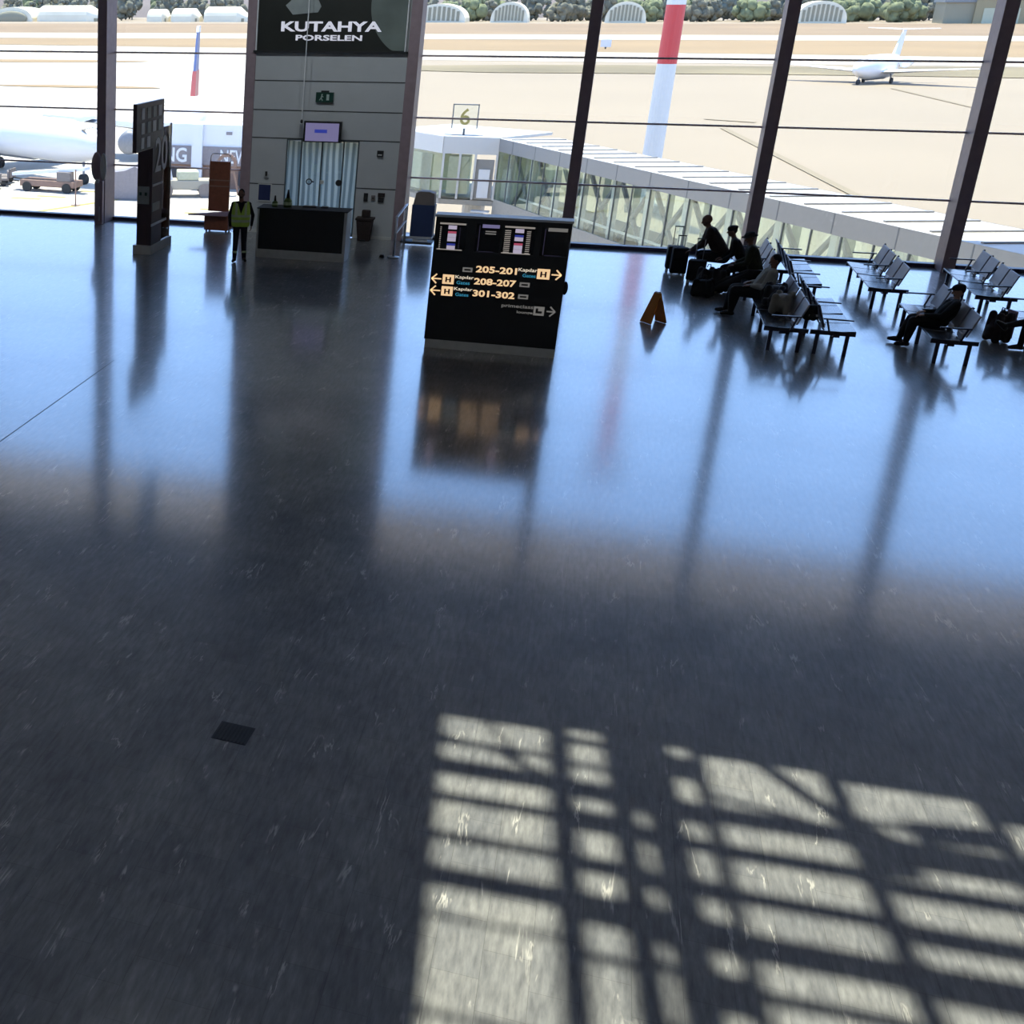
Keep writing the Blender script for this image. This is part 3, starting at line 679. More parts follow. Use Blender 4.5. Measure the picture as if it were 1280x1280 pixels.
# ---------------------------------------------------------------- people
import numpy as np
def ik(a, b, l1, l2, hint):
    a, b = Vector(a), Vector(b); d = b - a; L = min(d.length, (l1 + l2) * .999); d.normalize()
    x = (l1 * l1 - l2 * l2 + L * L) / (2 * L); h = math.sqrt(max(0, l1 * l1 - x * x))
    hn = Vector(hint); hn = (hn - d * hn.dot(d)).normalized()
    return a + d * x + hn * h, a + d * L
class Body:
    def __init__(s): s.mb = MB(); s.p = []
    def cap(s, a, b, ra, rb, m):
        a, b = Vector(a), Vector(b)
        if (b - a).length < 1e-4: b = a + Vector((0, 0, .001))
        d = (b - a).normalized(); pts = []; rs = []
        for k in range(5):
            t = math.pi / 2 * k / 4; pts.append(a - d * ra * math.cos(t)); rs.append(max(.0005, ra * math.sin(t)))
        for k in range(5):
            t = math.pi / 2 * k / 4; pts.append(b + d * rb * math.sin(t)); rs.append(max(.0005, rb * math.cos(t)))
        s.mb.tube(pts, rs, 14); s.p.append((a, b, ra, rb, m))
    def ell(s, c, r, m, mx=None):
        s.mb.ell(c, r, None, 18, 12, mx); q = sum(r) / 3; s.p.append((Vector(c), Vector(c) + Vector((0, 0, .001)), q, q, m))
    def build(s, name, parent, voxel=.009, keep=None):
        mats = list(dict.fromkeys(p[4] for p in s.p))
        me0 = bpy.data.meshes.new('tmp'); me0.from_pydata(s.mb.v, [], s.mb.f); me0.update()
        o0 = bpy.data.objects.new('tmp', me0); col.objects.link(o0)
        r_ = o0.modifiers.new('r', 'REMESH'); r_.mode = 'VOXEL'; r_.voxel_size = voxel
        sm = o0.modifiers.new('s', 'SMOOTH'); sm.factor = .5; sm.iterations = 3
        me = bpy.data.meshes.new_from_object(o0.evaluated_get(bpy.context.evaluated_depsgraph_get())); bpy.data.objects.remove(o0)
        me.name = name
        n = len(me.polygons); c = np.empty(n * 3); me.polygons.foreach_get('center', c); c = c.reshape(-1, 3)
        best = np.full(n, 1e9); idx = np.zeros(n, int)
        for a, b, ra, rb, m_ in s.p:
            A = np.array(a); B = np.array(b); d = B - A; t = np.clip(((c - A) @ d) / (d @ d), 0, 1)
            dist = np.linalg.norm(c - (A + t[:, None] * d), axis=1) - (ra + (rb - ra) * t)
            k = dist < best; best[k] = dist[k]; idx[k] = mats.index(m_)
        me.materials.clear()
        for m_ in mats: me.materials.append(M[m_])
        me.polygons.foreach_set('material_index', idx.tolist()); me.polygons.foreach_set('use_smooth', [True] * n); me.update()
        o = bpy.data.objects.new(name, me); col.objects.link(o); o.parent = parent; return o

def figure(root, J, top, trouser, skin='skin', hair='hair', hat=None, shoe='shoe_black', sc=1.0, sleeve=True, bulk=1.0):
    """J: joints in the root's frame"""
    V = Vector; b = Body()
    P, Nk, Hc = V(J['P']), V(J['N']), V(J['H']); fd = V(J['face']).normalized()
    lat = (V(J['SL']) - V(J['SR'])).normalized(); hl = (V(J['HL']) - V(J['HR'])).normalized()
    mid = P.lerp(Nk, .45) + V(J.get('belly', (0, 0, 0)))
    b.cap(J['HL'], J['HR'], .105 * sc, .105 * sc, trouser)
    for k in (-1, 1):
        b.cap(P + hl * .045 * k * sc + V((0, 0, .04)), mid + lat * .055 * k * sc, .112 * sc * bulk, .118 * sc * bulk, top)
        b.cap(mid + lat * .06 * k * sc, Nk + lat * .085 * k * sc - (Nk - P).normalized() * .13 * sc, .118 * sc * bulk, .10 * sc * bulk, top)
        b.cap(Nk - (Nk - P).normalized() * .04 * sc + lat * .03 * k * sc, V(J['SL' if k > 0 else 'SR']), .07 * sc, .062 * sc, top)
    up = (Hc - Nk).normalized()
    b.cap(Nk - up * .02, Hc - up * .05, .056 * sc, .052 * sc, skin)
    zf = (V((0, 0, 1)) * .35 + up * .65); zf = (zf - fd * zf.dot(fd)).normalized(); xf = fd.cross(zf).normalized()
    mh = Matrix((xf, fd, zf)).transposed()
    b.ell(Hc + zf * .015 * sc, (.074 * sc, .095 * sc, .105 * sc), skin, mh)
    b.ell(Hc - zf * .055 * sc + fd * .025 * sc, (.055 * sc, .062 * sc, .062 * sc), skin, mh)
    b.cap(Hc + fd * .085 * sc + zf * .015 * sc, Hc + fd * .108 * sc - zf * .022 * sc, .011 * sc, .016 * sc, skin)
    b.cap(Hc + fd * .078 * sc - zf * .058 * sc - xf * .018 * sc, Hc + fd * .078 * sc - zf * .058 * sc + xf * .018 * sc, .012 * sc, .012 * sc, 'cloth_brown')
    for k in (-1, 1):
        b.ell(Hc + xf * .076 * k * sc - fd * .005 * sc, (.014 * sc, .022 * sc, .032 * sc), skin, mh)
        b.ell(Hc + fd * .080 * sc + xf * .031 * k * sc + zf * .015 * sc, (.014 * sc, .012 * sc, .009 * sc), 'text_dark', mh)
    for S in ('L', 'R'):
        sh, el, wr = V(J['S' + S]), V(J['E' + S]), V(J['W' + S])
        ab = 1 + (bulk - 1) * 1.2
        b.cap(sh, el, .056 * sc * ab, .045 * sc * ab, top); b.cap(el, wr, .045 * sc * ab, .034 * sc, top if sleeve else skin)
        hd = V(J.get('hd' + S, (wr - el))).normalized(); pn = V(J.get('pn' + S, (0, 0, -1))); pn = (pn - hd * pn.dot(hd)).normalized(); sd = hd.cross(pn)
        tside = 1 if J.get('th' + S, 1) > 0 else -1
        for k in (-1.0, 0, 1.0): b.cap(wr + sd * .012 * k * sc, wr + hd * .085 * sc + sd * .026 * k * sc, .017 * sc, .015 * sc, skin)
        for i, ln in enumerate((.068, .078, .072, .055)):
            f0 = wr + hd * .092 * sc + sd * (-.036 + i * .024) * -tside * sc
            f1 = f0 + (hd * .85 + pn * .35).normalized() * ln * .5 * sc; f2 = f1 + (hd * .55 + pn * .8).normalized() * ln * .5 * sc
            b.cap(f0, f1, .0095 * sc, .0085 * sc, skin); b.cap(f1, f2, .0085 * sc, .007 * sc, skin)
        t0 = wr + hd * .03 * sc + sd * .028 * tside * sc; t1 = t0 + (hd * .6 + sd * tside * .8).normalized() * .04 * sc; t2 = t1 + (hd * .9 + pn * .5).normalized() * .032 * sc
        b.cap(t0, t1, .013 * sc, .011 * sc, skin); b.cap(t1, t2, .011 * sc, .009 * sc, skin)
        hp, kn, an = V(J['H' + S]), V(J['K' + S]), V(J['A' + S])
        b.cap(hp, kn, .092 * sc * ab, .068 * sc * ab, trouser); b.cap(kn, kn.lerp(an, .35), .067 * sc * ab, .064 * sc * ab, trouser); b.cap(kn.lerp(an, .35), an, .064 * sc * ab, .050 * sc, trouser)
        td = V(J['T' + S]).normalized()
        b.cap(an, an + td * .12 * sc - V((0, 0, .02)), .036 * sc, .028 * sc, skin)
    o = b.build('body', root)
    for S in ('L', 'R'):
        an = V(J['A' + S]); td = V(J['T' + S]).normalized(); dn = V((0, 0, -1)); dn = (dn - td * dn.dot(td)).normalized(); s_ = Body()
        s_.cap(an - td * .035 * sc + dn * .035 * sc, an + td * .15 * sc + dn * .038 * sc, .040 * sc, .034 * sc, shoe)
        s_.cap(an + dn * .0, an - td * .01 * sc + dn * .03 * sc, .052 * sc, .046 * sc, shoe)
        s_.cap(an + td * .06 * sc + dn * .02 * sc, an + td * .12 * sc + dn * .035 * sc, .044 * sc, .040 * sc, shoe)
        s_.build('shoe', root, .008)
    if hat != 'hat':
        h = Body(); h.ell(Hc + zf * .035 * sc - fd * .022 * sc, (.079 * sc, .094 * sc, .098 * sc), hair, mh); h.build('hair', root, .008)
    if hat:
        mt = 'cloth_black'; h = Body(); h.ell(Hc + zf * .065 * sc - fd * .004 * sc, (.092 * sc, .112 * sc, .068 * sc), mt, mh)
        if hat == 'cap':
            for k in (-1, 0, 1): h.cap(Hc + zf * .062 * sc + fd * .09 * sc + xf * .035 * k * sc, Hc + zf * .052 * sc + fd * .165 * sc + xf * .022 * k * sc, .013 * sc, .010 * sc, mt)
        elif hat == 'hat':
            for i in range(20):
                a = i * math.pi / 10; e_ = xf * math.cos(a) + fd * math.sin(a); h.cap(Hc + zf * .05 * sc + e_ * .08 * sc, Hc + zf * (.035 + .03 * math.sin(a)) * sc + e_ * .15 * sc, .014 * sc, .011 * sc, mt)
        elif hat == 'flat':
            h.ell(Hc + zf * .10 * sc - fd * .02 * sc, (.10 * sc, .115 * sc, .045 * sc), mt, mh)
        h.build(hat if hat != 'flat' else 'cap', root, .008)
    return o

def seated(loc, label, head, hipx, faceang, lean_lat, feet, hands, top, trouser, knees=None, sc=1.0, **kw):
    """figure seated on a left facing bench. loc = seat point on the floor plane; everything in the local frame with -x forward"""
    root = empty('person', loc, 0, label, 'person')
    V = Vector; P = V((hipx, 0, .53)); H = V(head); d = (H - P).normalized()
    N = H - (d * .8 + V((-.15, 0, .5))).normalized() * .165 * sc
    J = dict(P=P, N=N, H=H, face=faceang)
    lat = V((0, -1, 0)) + V(lean_lat)
    J['SL'] = N + lat.normalized() * .185 * sc - d * .05; J['SR'] = N - lat.normalized() * .185 * sc - d * .05
    J['HL'] = P + V((0, -.10, 0)); J['HR'] = P + V((0, .10, 0))
    for S, f, h in (('L', feet[0], hands[0]), ('R', feet[1], hands[1])):
        hint = (-.4, (knees or (-.1, .1))[0 if S == 'L' else 1], 1)
        J['K' + S], J['A' + S] = ik(J['H' + S], f[:3], .43 * sc, .42 * sc, hint); J['T' + S] = f[3:]
        J['E' + S], J['W' + S] = ik(J['S' + S], h[:3], .30 * sc, .26 * sc, (.6, -.7 if S == 'L' else .7, -.6))
        J['hd' + S] = h[3:6] if len(h) > 3 else (-1, 0, -.2)
    J['thL'] = 1; J['thR'] = -1
    figure(root, J, top, trouser, sc=sc, **kw); return root

# standing worker in a hi-vis vest, facing the camera
wk = empty('person', (-7.88, 31.75, 0), R(14), 'standing worker in a lime reflective vest and dark trousers beside the reception counter', 'person')
J = dict(P=(0, 0, .93), N=(0, .0, 1.44), H=(-.01, -.02, 1.625), face=(-.15, -1, -.05), SL=(.185, 0, 1.39), SR=(-.185, 0, 1.39), HL=(.09, 0, .90), HR=(-.09, 0, .90),
         KL=(.10, -.02, .48), AL=(.12, -.03, .085), KR=(-.10, -.05, .48), AR=(-.11, -.10, .085), TL=(.25, -1, 0), TR=(-.25, -1, 0),
         EL=(.29, .05, 1.13), WL=(.27, .06, .88), ER=(-.27, .04, 1.12), WR=(-.25, .0, .87), pnL=(-1, 0, 0), pnR=(1, 0, 0), thL=1, thR=-1)
figure(wk, J, 'cloth_black', 'cloth_navy', skin='skin')
v = Body()
for k in (-1, 1):
    v.cap((.075 * k, 0, .93), (.085 * k, 0, 1.15), .150, .146, 'hivis'); v.cap((.085 * k, 0, 1.15), (.10 * k, 0, 1.32), .146, .122, 'hivis'); v.cap((.10 * k, 0, 1.33), (.15 * k, .0, 1.38), .095, .08, 'hivis')
vo = v.build('vest', wk, .009)
vm = vo.data
for q in vm.polygons:
    x, y, z = q.center
    if .97 < z < 1.03 or 1.09 < z < 1.15 or (abs(abs(x) - .115) < .028 and z > 1.15): q.material_index = 1
vm.materials.append(M['hivis_band']); vm.materials.append(M['cloth_black'])
import bmesh
bm = bmesh.new(); bm.from_mesh(vm)
dele = [f for f in bm.faces if f.calc_center_median().z < .86 or (f.calc_center_median().y < -.02 and abs(f.calc_center_median().x) < (f.calc_center_median().z - 1.17) * .34)]
bmesh.ops.delete(bm, geom=dele, context='FACES'); bm.to_mesh(vm); bm.free()
for x, y in ((.12, -.035), (-.11, -.085)):
    MB().tube([(x, y, .22), (x * .98, y + .005, .27)], [.060, .062], 16).build('reflective_band', 'hivis_band', wk, smooth=True)

# man in grey, leaning back on the near bench
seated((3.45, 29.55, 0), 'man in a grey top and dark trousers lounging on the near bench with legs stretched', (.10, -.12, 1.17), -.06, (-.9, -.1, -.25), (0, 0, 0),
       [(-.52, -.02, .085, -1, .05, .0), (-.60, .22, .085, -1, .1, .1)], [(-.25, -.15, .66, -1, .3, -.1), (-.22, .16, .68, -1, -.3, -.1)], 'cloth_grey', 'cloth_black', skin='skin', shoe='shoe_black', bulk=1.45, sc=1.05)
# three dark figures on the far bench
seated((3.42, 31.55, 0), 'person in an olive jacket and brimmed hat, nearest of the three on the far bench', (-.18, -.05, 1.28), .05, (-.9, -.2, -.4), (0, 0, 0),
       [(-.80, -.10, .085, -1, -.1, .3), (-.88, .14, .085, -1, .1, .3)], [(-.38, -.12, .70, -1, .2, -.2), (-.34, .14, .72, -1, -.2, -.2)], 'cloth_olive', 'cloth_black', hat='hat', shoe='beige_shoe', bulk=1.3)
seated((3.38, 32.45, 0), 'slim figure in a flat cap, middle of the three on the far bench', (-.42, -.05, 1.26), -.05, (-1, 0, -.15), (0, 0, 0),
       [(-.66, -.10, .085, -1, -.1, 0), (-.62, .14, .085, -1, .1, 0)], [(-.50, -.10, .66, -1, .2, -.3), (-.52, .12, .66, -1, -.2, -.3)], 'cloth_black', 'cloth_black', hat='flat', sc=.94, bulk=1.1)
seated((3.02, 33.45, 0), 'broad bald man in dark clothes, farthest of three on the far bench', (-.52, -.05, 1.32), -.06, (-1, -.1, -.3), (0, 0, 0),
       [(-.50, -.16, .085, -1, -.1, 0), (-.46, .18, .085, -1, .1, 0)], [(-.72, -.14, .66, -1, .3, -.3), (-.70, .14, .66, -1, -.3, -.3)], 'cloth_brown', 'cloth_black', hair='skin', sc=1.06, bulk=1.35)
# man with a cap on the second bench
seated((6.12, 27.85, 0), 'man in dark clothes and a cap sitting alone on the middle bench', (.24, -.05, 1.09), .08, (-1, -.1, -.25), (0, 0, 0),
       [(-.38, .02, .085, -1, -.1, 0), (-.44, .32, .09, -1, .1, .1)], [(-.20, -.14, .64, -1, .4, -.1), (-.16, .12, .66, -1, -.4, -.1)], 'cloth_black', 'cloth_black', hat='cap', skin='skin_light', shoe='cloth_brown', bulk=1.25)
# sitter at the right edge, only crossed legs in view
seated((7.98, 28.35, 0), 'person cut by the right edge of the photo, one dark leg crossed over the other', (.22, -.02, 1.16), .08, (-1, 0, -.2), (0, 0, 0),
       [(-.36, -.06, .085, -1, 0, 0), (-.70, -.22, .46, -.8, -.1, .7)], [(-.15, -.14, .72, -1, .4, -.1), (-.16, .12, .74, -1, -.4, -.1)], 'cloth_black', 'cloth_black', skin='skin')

# ---------------------------------------------------------------- luggage
def suitcase(loc, rz, label, w, d, h, m_, handle=1.0, wheels='white_plastic'):
    s = empty('suitcase', loc, rz, label, 'suitcase')
    b = MB().box(-w / 2, w / 2, -d / 2, d / 2, .07, h).build('shell', m_, s, bevel=.03)
    q = MB(); q.box(-w * .36, w * .36, -d / 2 - .018, -d / 2, .14, h * .55); q.box(-w * .36, w * .36, -d / 2 - .014, -d / 2, h * .62, h * .88); q.build('front_pocket', m_, b, bevel=.006)
    t = MB()
    for k in (-1, 1): t.tube([(k * w * .22, d * .3, h - .02), (k * w * .22, d * .3, handle)], .009, 8)
    t.build('telescopic_handle', 'steel', s); MB().beam((-w * .26, d * .3, handle), (w * .26, d * .3, handle), .03, .025).build('grip', 'black_matte', s, bevel=.005)
    for kx in (-1, 1):
        for ky in (-1, 1): MB().tube([(kx * w * .38 - .02, ky * d * .3, .04), (kx * w * .38 + .02, ky * d * .3, .04)], .04, 14).build('wheel', wheels, s)  # wheels coloured white to show the glare on them
    return s
suitcase((2.02, 34.2, 0), R(4), 'black wheeled suitcase with raised handle, farthest left of the luggage', .38, .26, .60, 'bag_black', 1.04)
suitcase((2.42, 32.9, 0), R(-12), 'second black suitcase standing just before the knees of the bald man', .36, .26, .52, 'bag_black', .98)
def backpack(loc, rz, label, w, d, h, m_, strap='black_matte', accent=None):
    s = empty('backpack', loc, rz, label, 'bag'); b = Body()
    for x in (-1, 1):
        for y in (-1, 1):
            b.cap((x * (w / 2 - .07), y * (d / 2 - .06), .07), (x * (w / 2 - .09), y * (d / 2 - .07), h - .09), .07, .065, m_)
    b.ell((0, 0, h * .45), (w * .5, d * .5, h * .42), m_); b.ell((0, -d * .42, h * .32), (w * .38, .07, h * .24), m_)
    b.build('sack', s, .012)
    t = MB(); t.tube([(-.04, 0, h - .02), (-.03, 0, h + .04), (.03, 0, h + .04), (.04, 0, h - .02)], .010, 8); t.build('loop', strap, s, smooth=True)
    for k in (-1, 1): MB().tube([(k * w * .25, d * .45, h * .92), (k * w * .30, d * .62, h * .6), (k * w * .28, d * .5, h * .15)], .016, 8).build('strap', strap, s, smooth=True)
    if accent:
        for k in (-.06, .05): MB().box(k, k + .04, -d / 2 - .035, -d / 2 - .015, h * .3, h * .42).build('buckle', accent, s)
    return s
backpack((2.62, 32.25, 0), R(20), 'bulky black backpack on the floor before the seated group', .42, .34, .50, 'bag_black')
backpack((2.50, 31.35, 0), R(-20), 'dark duffel bag on the floor in front of the figure in the brimmed hat', .44, .34, .42, 'cloth_black')
backpack((2.86, 31.95, 0), R(60), 'dark rucksack wedged between the legs of the seated group', .36, .30, .55, 'bag_black')
backpack((3.56, 28.65, .45), R(80), 'large black bag on the near bench beside the man in grey', .52, .38, .44, 'bag_black')
backpack((3.62, 27.92, .45), R(75), 'grey olive rounded bag on the near bench beside the large black bag', .56, .36, .42, 'bag_grey')
backpack((3.96, 26.85, .56), R(10), 'small black bag with pale buckles perched between the near back to back benches', .24, .20, .32, 'bag_black', accent='white_plastic')
bp_ = backpack((7.38, 28.9, 0), R(-70), 'dark rucksack with a pinkish side standing by the crossed legs at the right edge', .40, .32, .60, 'cloth_brown')
MB().box(-.14, .14, .165, .20, .08, .60).build('pink_panel', 'bag_pink', bp_, bevel=.02)
for i, (loc, rz, lb) in enumerate((((2.08, 33.62, 0), .1, 'tall dark cabin case between the two black suitcases'),)):
    suitcase(loc, rz, lb, .34, .24, .66, 'cloth_black', .92)

# ---------------------------------------------------------------- outside: ground
G = -7.0
MB().box(-1500, 1500, WY + 1.0, 2600, G - .5, G).build('apron_ground', 'apron', kind='structure')
def through(p, q, x): return p[1] + (q[1] - p[1]) * (x - p[0]) / (q[0] - p[0])
def band(name, lo, hi, m_, dz, xa=-900, xb=900, n=90, jit=0, taper_l=None):
    vs = []; fs = []
    for i in range(n + 1):
        x = xa + (xb - xa) * i / n
        a = through(*lo, x); b_ = through(*hi, x)
        if jit: a += noise.noise((x * .02, 3, 0)) * jit; b_ += noise.noise((x * .02, 9, 0)) * jit
        if taper_l:
            f = max(0, min(1, (x - xa) / taper_l, (xb - x) / taper_l)); f = f ** .5; mdl = (a + b_) / 2; a = mdl + (a - mdl) * f; b_ = mdl + (b_ - mdl) * f
        vs += [(x, a, G + dz), (x, b_, G + dz)]
    for i in range(n): fs.append((2 * i, 2 * i + 2, 2 * i + 3, 2 * i + 1))
    return MB().add(vs, fs).build(name, m_, kind='structure')
band('far_grass', ((-257, 572), (139, 605)), ((-335, 820), (211, 905)), 'dry_grass', .08, jit=6)
band('near_grass', ((-185, 411), (90, 387)), ((-220, 489), (122, 532)), 'ochre_grass', .08, jit=5)
band('runway', ((-220, 489), (122, 532)), ((-257, 572), (139, 605)), 'runway', .12)
band('taxi_strip', ((-138, 330), (78, 333)), ((-185, 411), (90, 387)), 'runway', .05)
MB().add([(-10, 42, G + .02), (-70, 345, G + .02), (-420, 345, G + .02), (-420, 42, G + .02)], [(0, 1, 2, 3)]).build('apron_glare', 'apron_glare_pale', kind='structure')  # left apron laid paler to imitate glare, edge hidden behind the pier
band('verge_grass', ((-19, 278), (68, 288)), ((-19, 313), (68, 326)), 'olive_grass', .10, xa=-50, xb=400, jit=9, taper_l=30)
band('verge_grass', ((-160, 290), (-60, 300)), ((-160, 302), (-60, 316)), 'ochre_grass', .10, xa=-260, xb=-98, jit=5, taper_l=25)
band('verge_grass', ((-160, 205), (-60, 205)), ((-160, 213), (-60, 213)), 'ochre_grass', .10, xa=-95, xb=-66, jit=3, taper_l=10)
# painted lines on the apron
pm = MB()
for a, b_ in (((12.2, 163), (17.4, 108)), ((11.0, 175), (16.0, 172)), ((41, 246), (43.6, 206))):
    a = Vector((*a, G + .06)); b_ = Vector((*b_, G + .06)); pm.beam(a, b_, .7, .02)
pm.build('painted_line', 'marking', kind='structure')
pm = MB()
for x, y in ((-38.2, 86.5), (-36.9, 88), (-34.9, 91.5), (-33.6, 92.6), (-24.7, 84), (-24.2, 86)): pm.box(x, x + 2.2, y, y + .5, G + .01, G + .03)
pm.beam((-34.5, 80, G + .02), (-29, 93, G + .02), .5, .02)
pm.build('stand_marking', 'yellow_paint', kind='structure')

# ---------------------------------------------------------------- boarding bridge
P0 = Vector((-4.75, 73.5, -.66)); bd = Vector((.39, -.92, .0217)); L_ = 38.2
nb = Vector((.92, .39, 0)); BW = 3.0
bg_ = empty('boarding_bridge', (0, 55, G), 0, 'long glazed boarding bridge running out to the left beyond the windows', 'boarding bridge')
def Q(s, w_, dz): return P0 + bd * s + nb * w_ + Vector((0, 0, dz)) - Vector((0, 55, G))
def slab(name, s0, s1, w0, w1, z0, z1, m_, par=bg_, kind=None):
    vs = [Q(s0, w0, z0), Q(s1, w0, z0), Q(s1, w1, z0), Q(s0, w1, z0), Q(s0, w0, z1), Q(s1, w0, z1), Q(s1, w1, z1), Q(s0, w1, z1)]
    return MB().add(vs, [(0, 3, 2, 1), (4, 5, 6, 7), (0, 1, 5, 4), (1, 2, 6, 5), (2, 3, 7, 6), (3, 0, 4, 7)]).build(name, m_, par, kind=kind)
slab('roof', 0, L_, -.03, BW + .03, -.10, 0, 'bridge_white')
slab('fascia', 0, L_, -.05, .02, -.64, -.005, 'bridge_grey'); slab('fascia', 0, L_, BW - .02, BW + .05, -.64, 0, 'bridge_grey')
for i in range(12): slab('fascia_seam', 2 + i * 3.1, 2.05 + i * 3.1, -.056, -.05, -.63, -.02, 'bridge_truss')
slab('floor_deck', 0, L_, 0, BW, -4.2, -3.75, 'bridge_floor')
slab('sill', 0, L_, -.04, .04, -4.2, -3.06, 'bridge_floor'); slab('sill', 0, L_, BW - .04, BW + .04, -4.2, -3.06, 'bridge_floor')
slab('glazing', 0, L_, -.01, .005, -3.06, -.64, 'glass_bridge'); slab('glazing', 0, L_, BW - .005, BW + .01, -3.06, -.64, 'glass_bridge')
s_ = 0.0; k = 0
while s_ < L_:
    slab('mullion', s_, s_ + .045, -.03, .02, -3.06, -.64, 'bridge_truss')
    if k % 2 == 0: slab('post', s_ + .5, s_ + .85, .35, .55, -3.75, -.6, 'bridge_white')
    if k % 2 == 0 and s_ + 3.2 < L_:
        q = MB(); w_ = .9
        q.beam(Q(s_, w_, -3.7), Q(s_ + 3.2, w_, -.7), .14, .16); q.beam(Q(s_, w_, -.7), Q(s_ + 3.2, w_, -3.7), .14, .16)
        q.build('cross_brace', 'bridge_truss', bg_)
        q = MB(); q.beam(Q(s_ + 1.0, BW - .3, -3.7), Q(s_ + 1.0, BW - .3, -.6), .3, .1); q.build('back_panel', 'bridge_cream', bg_)
    s_ += 1.6; k += 1
for i in range(18):
    slab('roof_rib', 1.2 + i * 2.05, 1.32 + i * 2.05, .15, BW - .1, 0, .05, 'bridge_grey')
slab('inner_handrail', 3, L_, .22, .30, -2.75, -2.66, 'bridge_white')
for s_ in (4, 16, 27):
    q = MB()
    for w_ in (.4, BW - .4): q.tube([Q(s_, w_, -4.2), Vector((Q(s_, w_, 0).x, Q(s_, w_, 0).y, 0))], .22, 12)
    q.build('support_column', 'bridge_white', bg_)
slab('end_wall', -.05, .05, 0, BW, -3.75, -.1, 'bridge_cream')
# rotunda at its head
A_, B_, C_, D_, E_ = (-4.75, 73.5), (-7.55, 73.5), (-10.6, 77.2), (-8, 81), (-2.4, 77.6)
ro = empty('bridge_rotunda', (-6, 77, G), 0, 'white angular rotunda at the far head of the boarding bridge under the number 6 sign', 'rotunda')
fp = [(x + 6, y - 77) for x, y in (A_, E_, D_, C_, B_)]
zt = -.64 - G
MB().prism(fp, zt - .12, zt + .02).build('roof', 'bridge_white', ro)
MB().prism(fp, 2.9, 3.3).build('floor_deck', 'bridge_floor', ro)
def face(p, q, z0, z1, name, m_, t0=0, t1=1, off=.05):
    p, q = Vector((p[0] + 6, p[1] - 77, 0)), Vector((q[0] + 6, q[1] - 77, 0)); d = q - p; n_ = Vector((d.y, -d.x, 0)).normalized() * off
    a, b_ = p + d * t0, p + d * t1
    vs = [a, b_, b_ - n_, a - n_]; vs = [v + Vector((0, 0, z0)) for v in vs] + [v + Vector((0, 0, z1)) for v in vs]
    return MB().add(vs, [(0, 3, 2, 1), (4, 5, 6, 7), (0, 1, 5, 4), (1, 2, 6, 5), (2, 3, 7, 6), (3, 0, 4, 7)]).build(name, m_, ro)
for p, q in ((B_, A_), (C_, B_)):
    face(p, q, zt - .85, zt, 'fascia', 'bridge_white', off=-.06)
    face(p, q, 3.2, zt - 3.2, 'sill', 'bridge_cream')
face(B_, A_, zt - 3.2, zt - .85, 'glass_panel', 'glass_bridge', 0, .58); face(C_, B_, zt - 3.2, zt - .85, 'glass_panel', 'glass_bridge', 0, 1)
for t_ in (0, .30, .58, .96): face(B_, A_, 3.2, zt - .85, 'post', 'bridge_white', t_, t_ + .04, -.1)
face(B_, A_, 3.3, zt - 1.1, 'door_frame', 'bridge_grey', .62, .94, .02); face(B_, A_, 3.3, zt - 1.6, 'bright_opening', 'aircraft_white', .68, .88, -.06)  # white panel stands for the brightness through the door opening
face(B_, A_, zt - 2.9, zt - 1.0, 'inner_screen', 'bridge_cream', .12, .5, 1.2)
face(C_, B_, zt - 2.9, zt - 1.0, 'inner_screen', 'bridge_cream', .2, .8, 1.2)
q = MB(); q.tube([(0, 0, 0), (0, 0, 3)], .6, 16); q.build('pedestal', 'bridge_white', ro)
# stairs at its side
for i in range(5): face(B_, A_, 1.2 + i * .35, 1.27 + i * .35, 'stair_tread', 'aircraft_white', .62, .95, -.5)
s6 = empty('stand_sign', (-6.7, 74.4, -.64), 0, 'framed stand sign showing the number 6 on the rotunda roof', 'sign')
MB().tube([(0, 0, 0), (0, 0, .35)], .06, 8).build('post', 'bridge_truss', s6)
MB().box(-.62, .62, -.02, .02, .35, 1.55).build('plate', 'glass', s6)
f = MB()
for a in ((-.66, .66, 1.53, 1.58), (-.66, -.61, .35, 1.58), (.61, .66, .35, 1.58)): f.box(a[0], a[1], -.06, .06, a[2], a[3])
f.build('frame', 'bridge_truss', s6)
text('number', '6', 'yellow_paint', s6, .85, (-.26, -.05, .52), RX, ext=.02, bold=.01)
MB().box(-1.0, 1.0, -.3, .3, -.02, .03).build('base_plate', 'bridge_truss', s6)

# red and white mast
ms = empty('striped_mast', (3.3, 96, G), 0, 'tall red and white striped mast rising behind the boarding bridge', 'mast')
zb = [(0, 9.2, 'white_paint'), (9.2, 12.7, 'mast_red'), (12.7, 16.5, 'white_paint'), (16.5, 21, 'mast_red'), (21, 26, 'white_paint'), (26, 31, 'mast_red')]
for a, b_, m_ in zb: MB().tube([(0, 0, a), (0, 0, b_)], [.62 - a * .004, .62 - b_ * .004], 20).build('band', m_, ms, smooth=False)
MB().box(-1.5, 1.5, -.4, .4, 31, 32).build('lamp_head', 'bridge_grey', ms)
MB().box(-1.2, 1.2, -1.2, 1.2, 0, .5).build('footing', 'bridge_floor', ms)

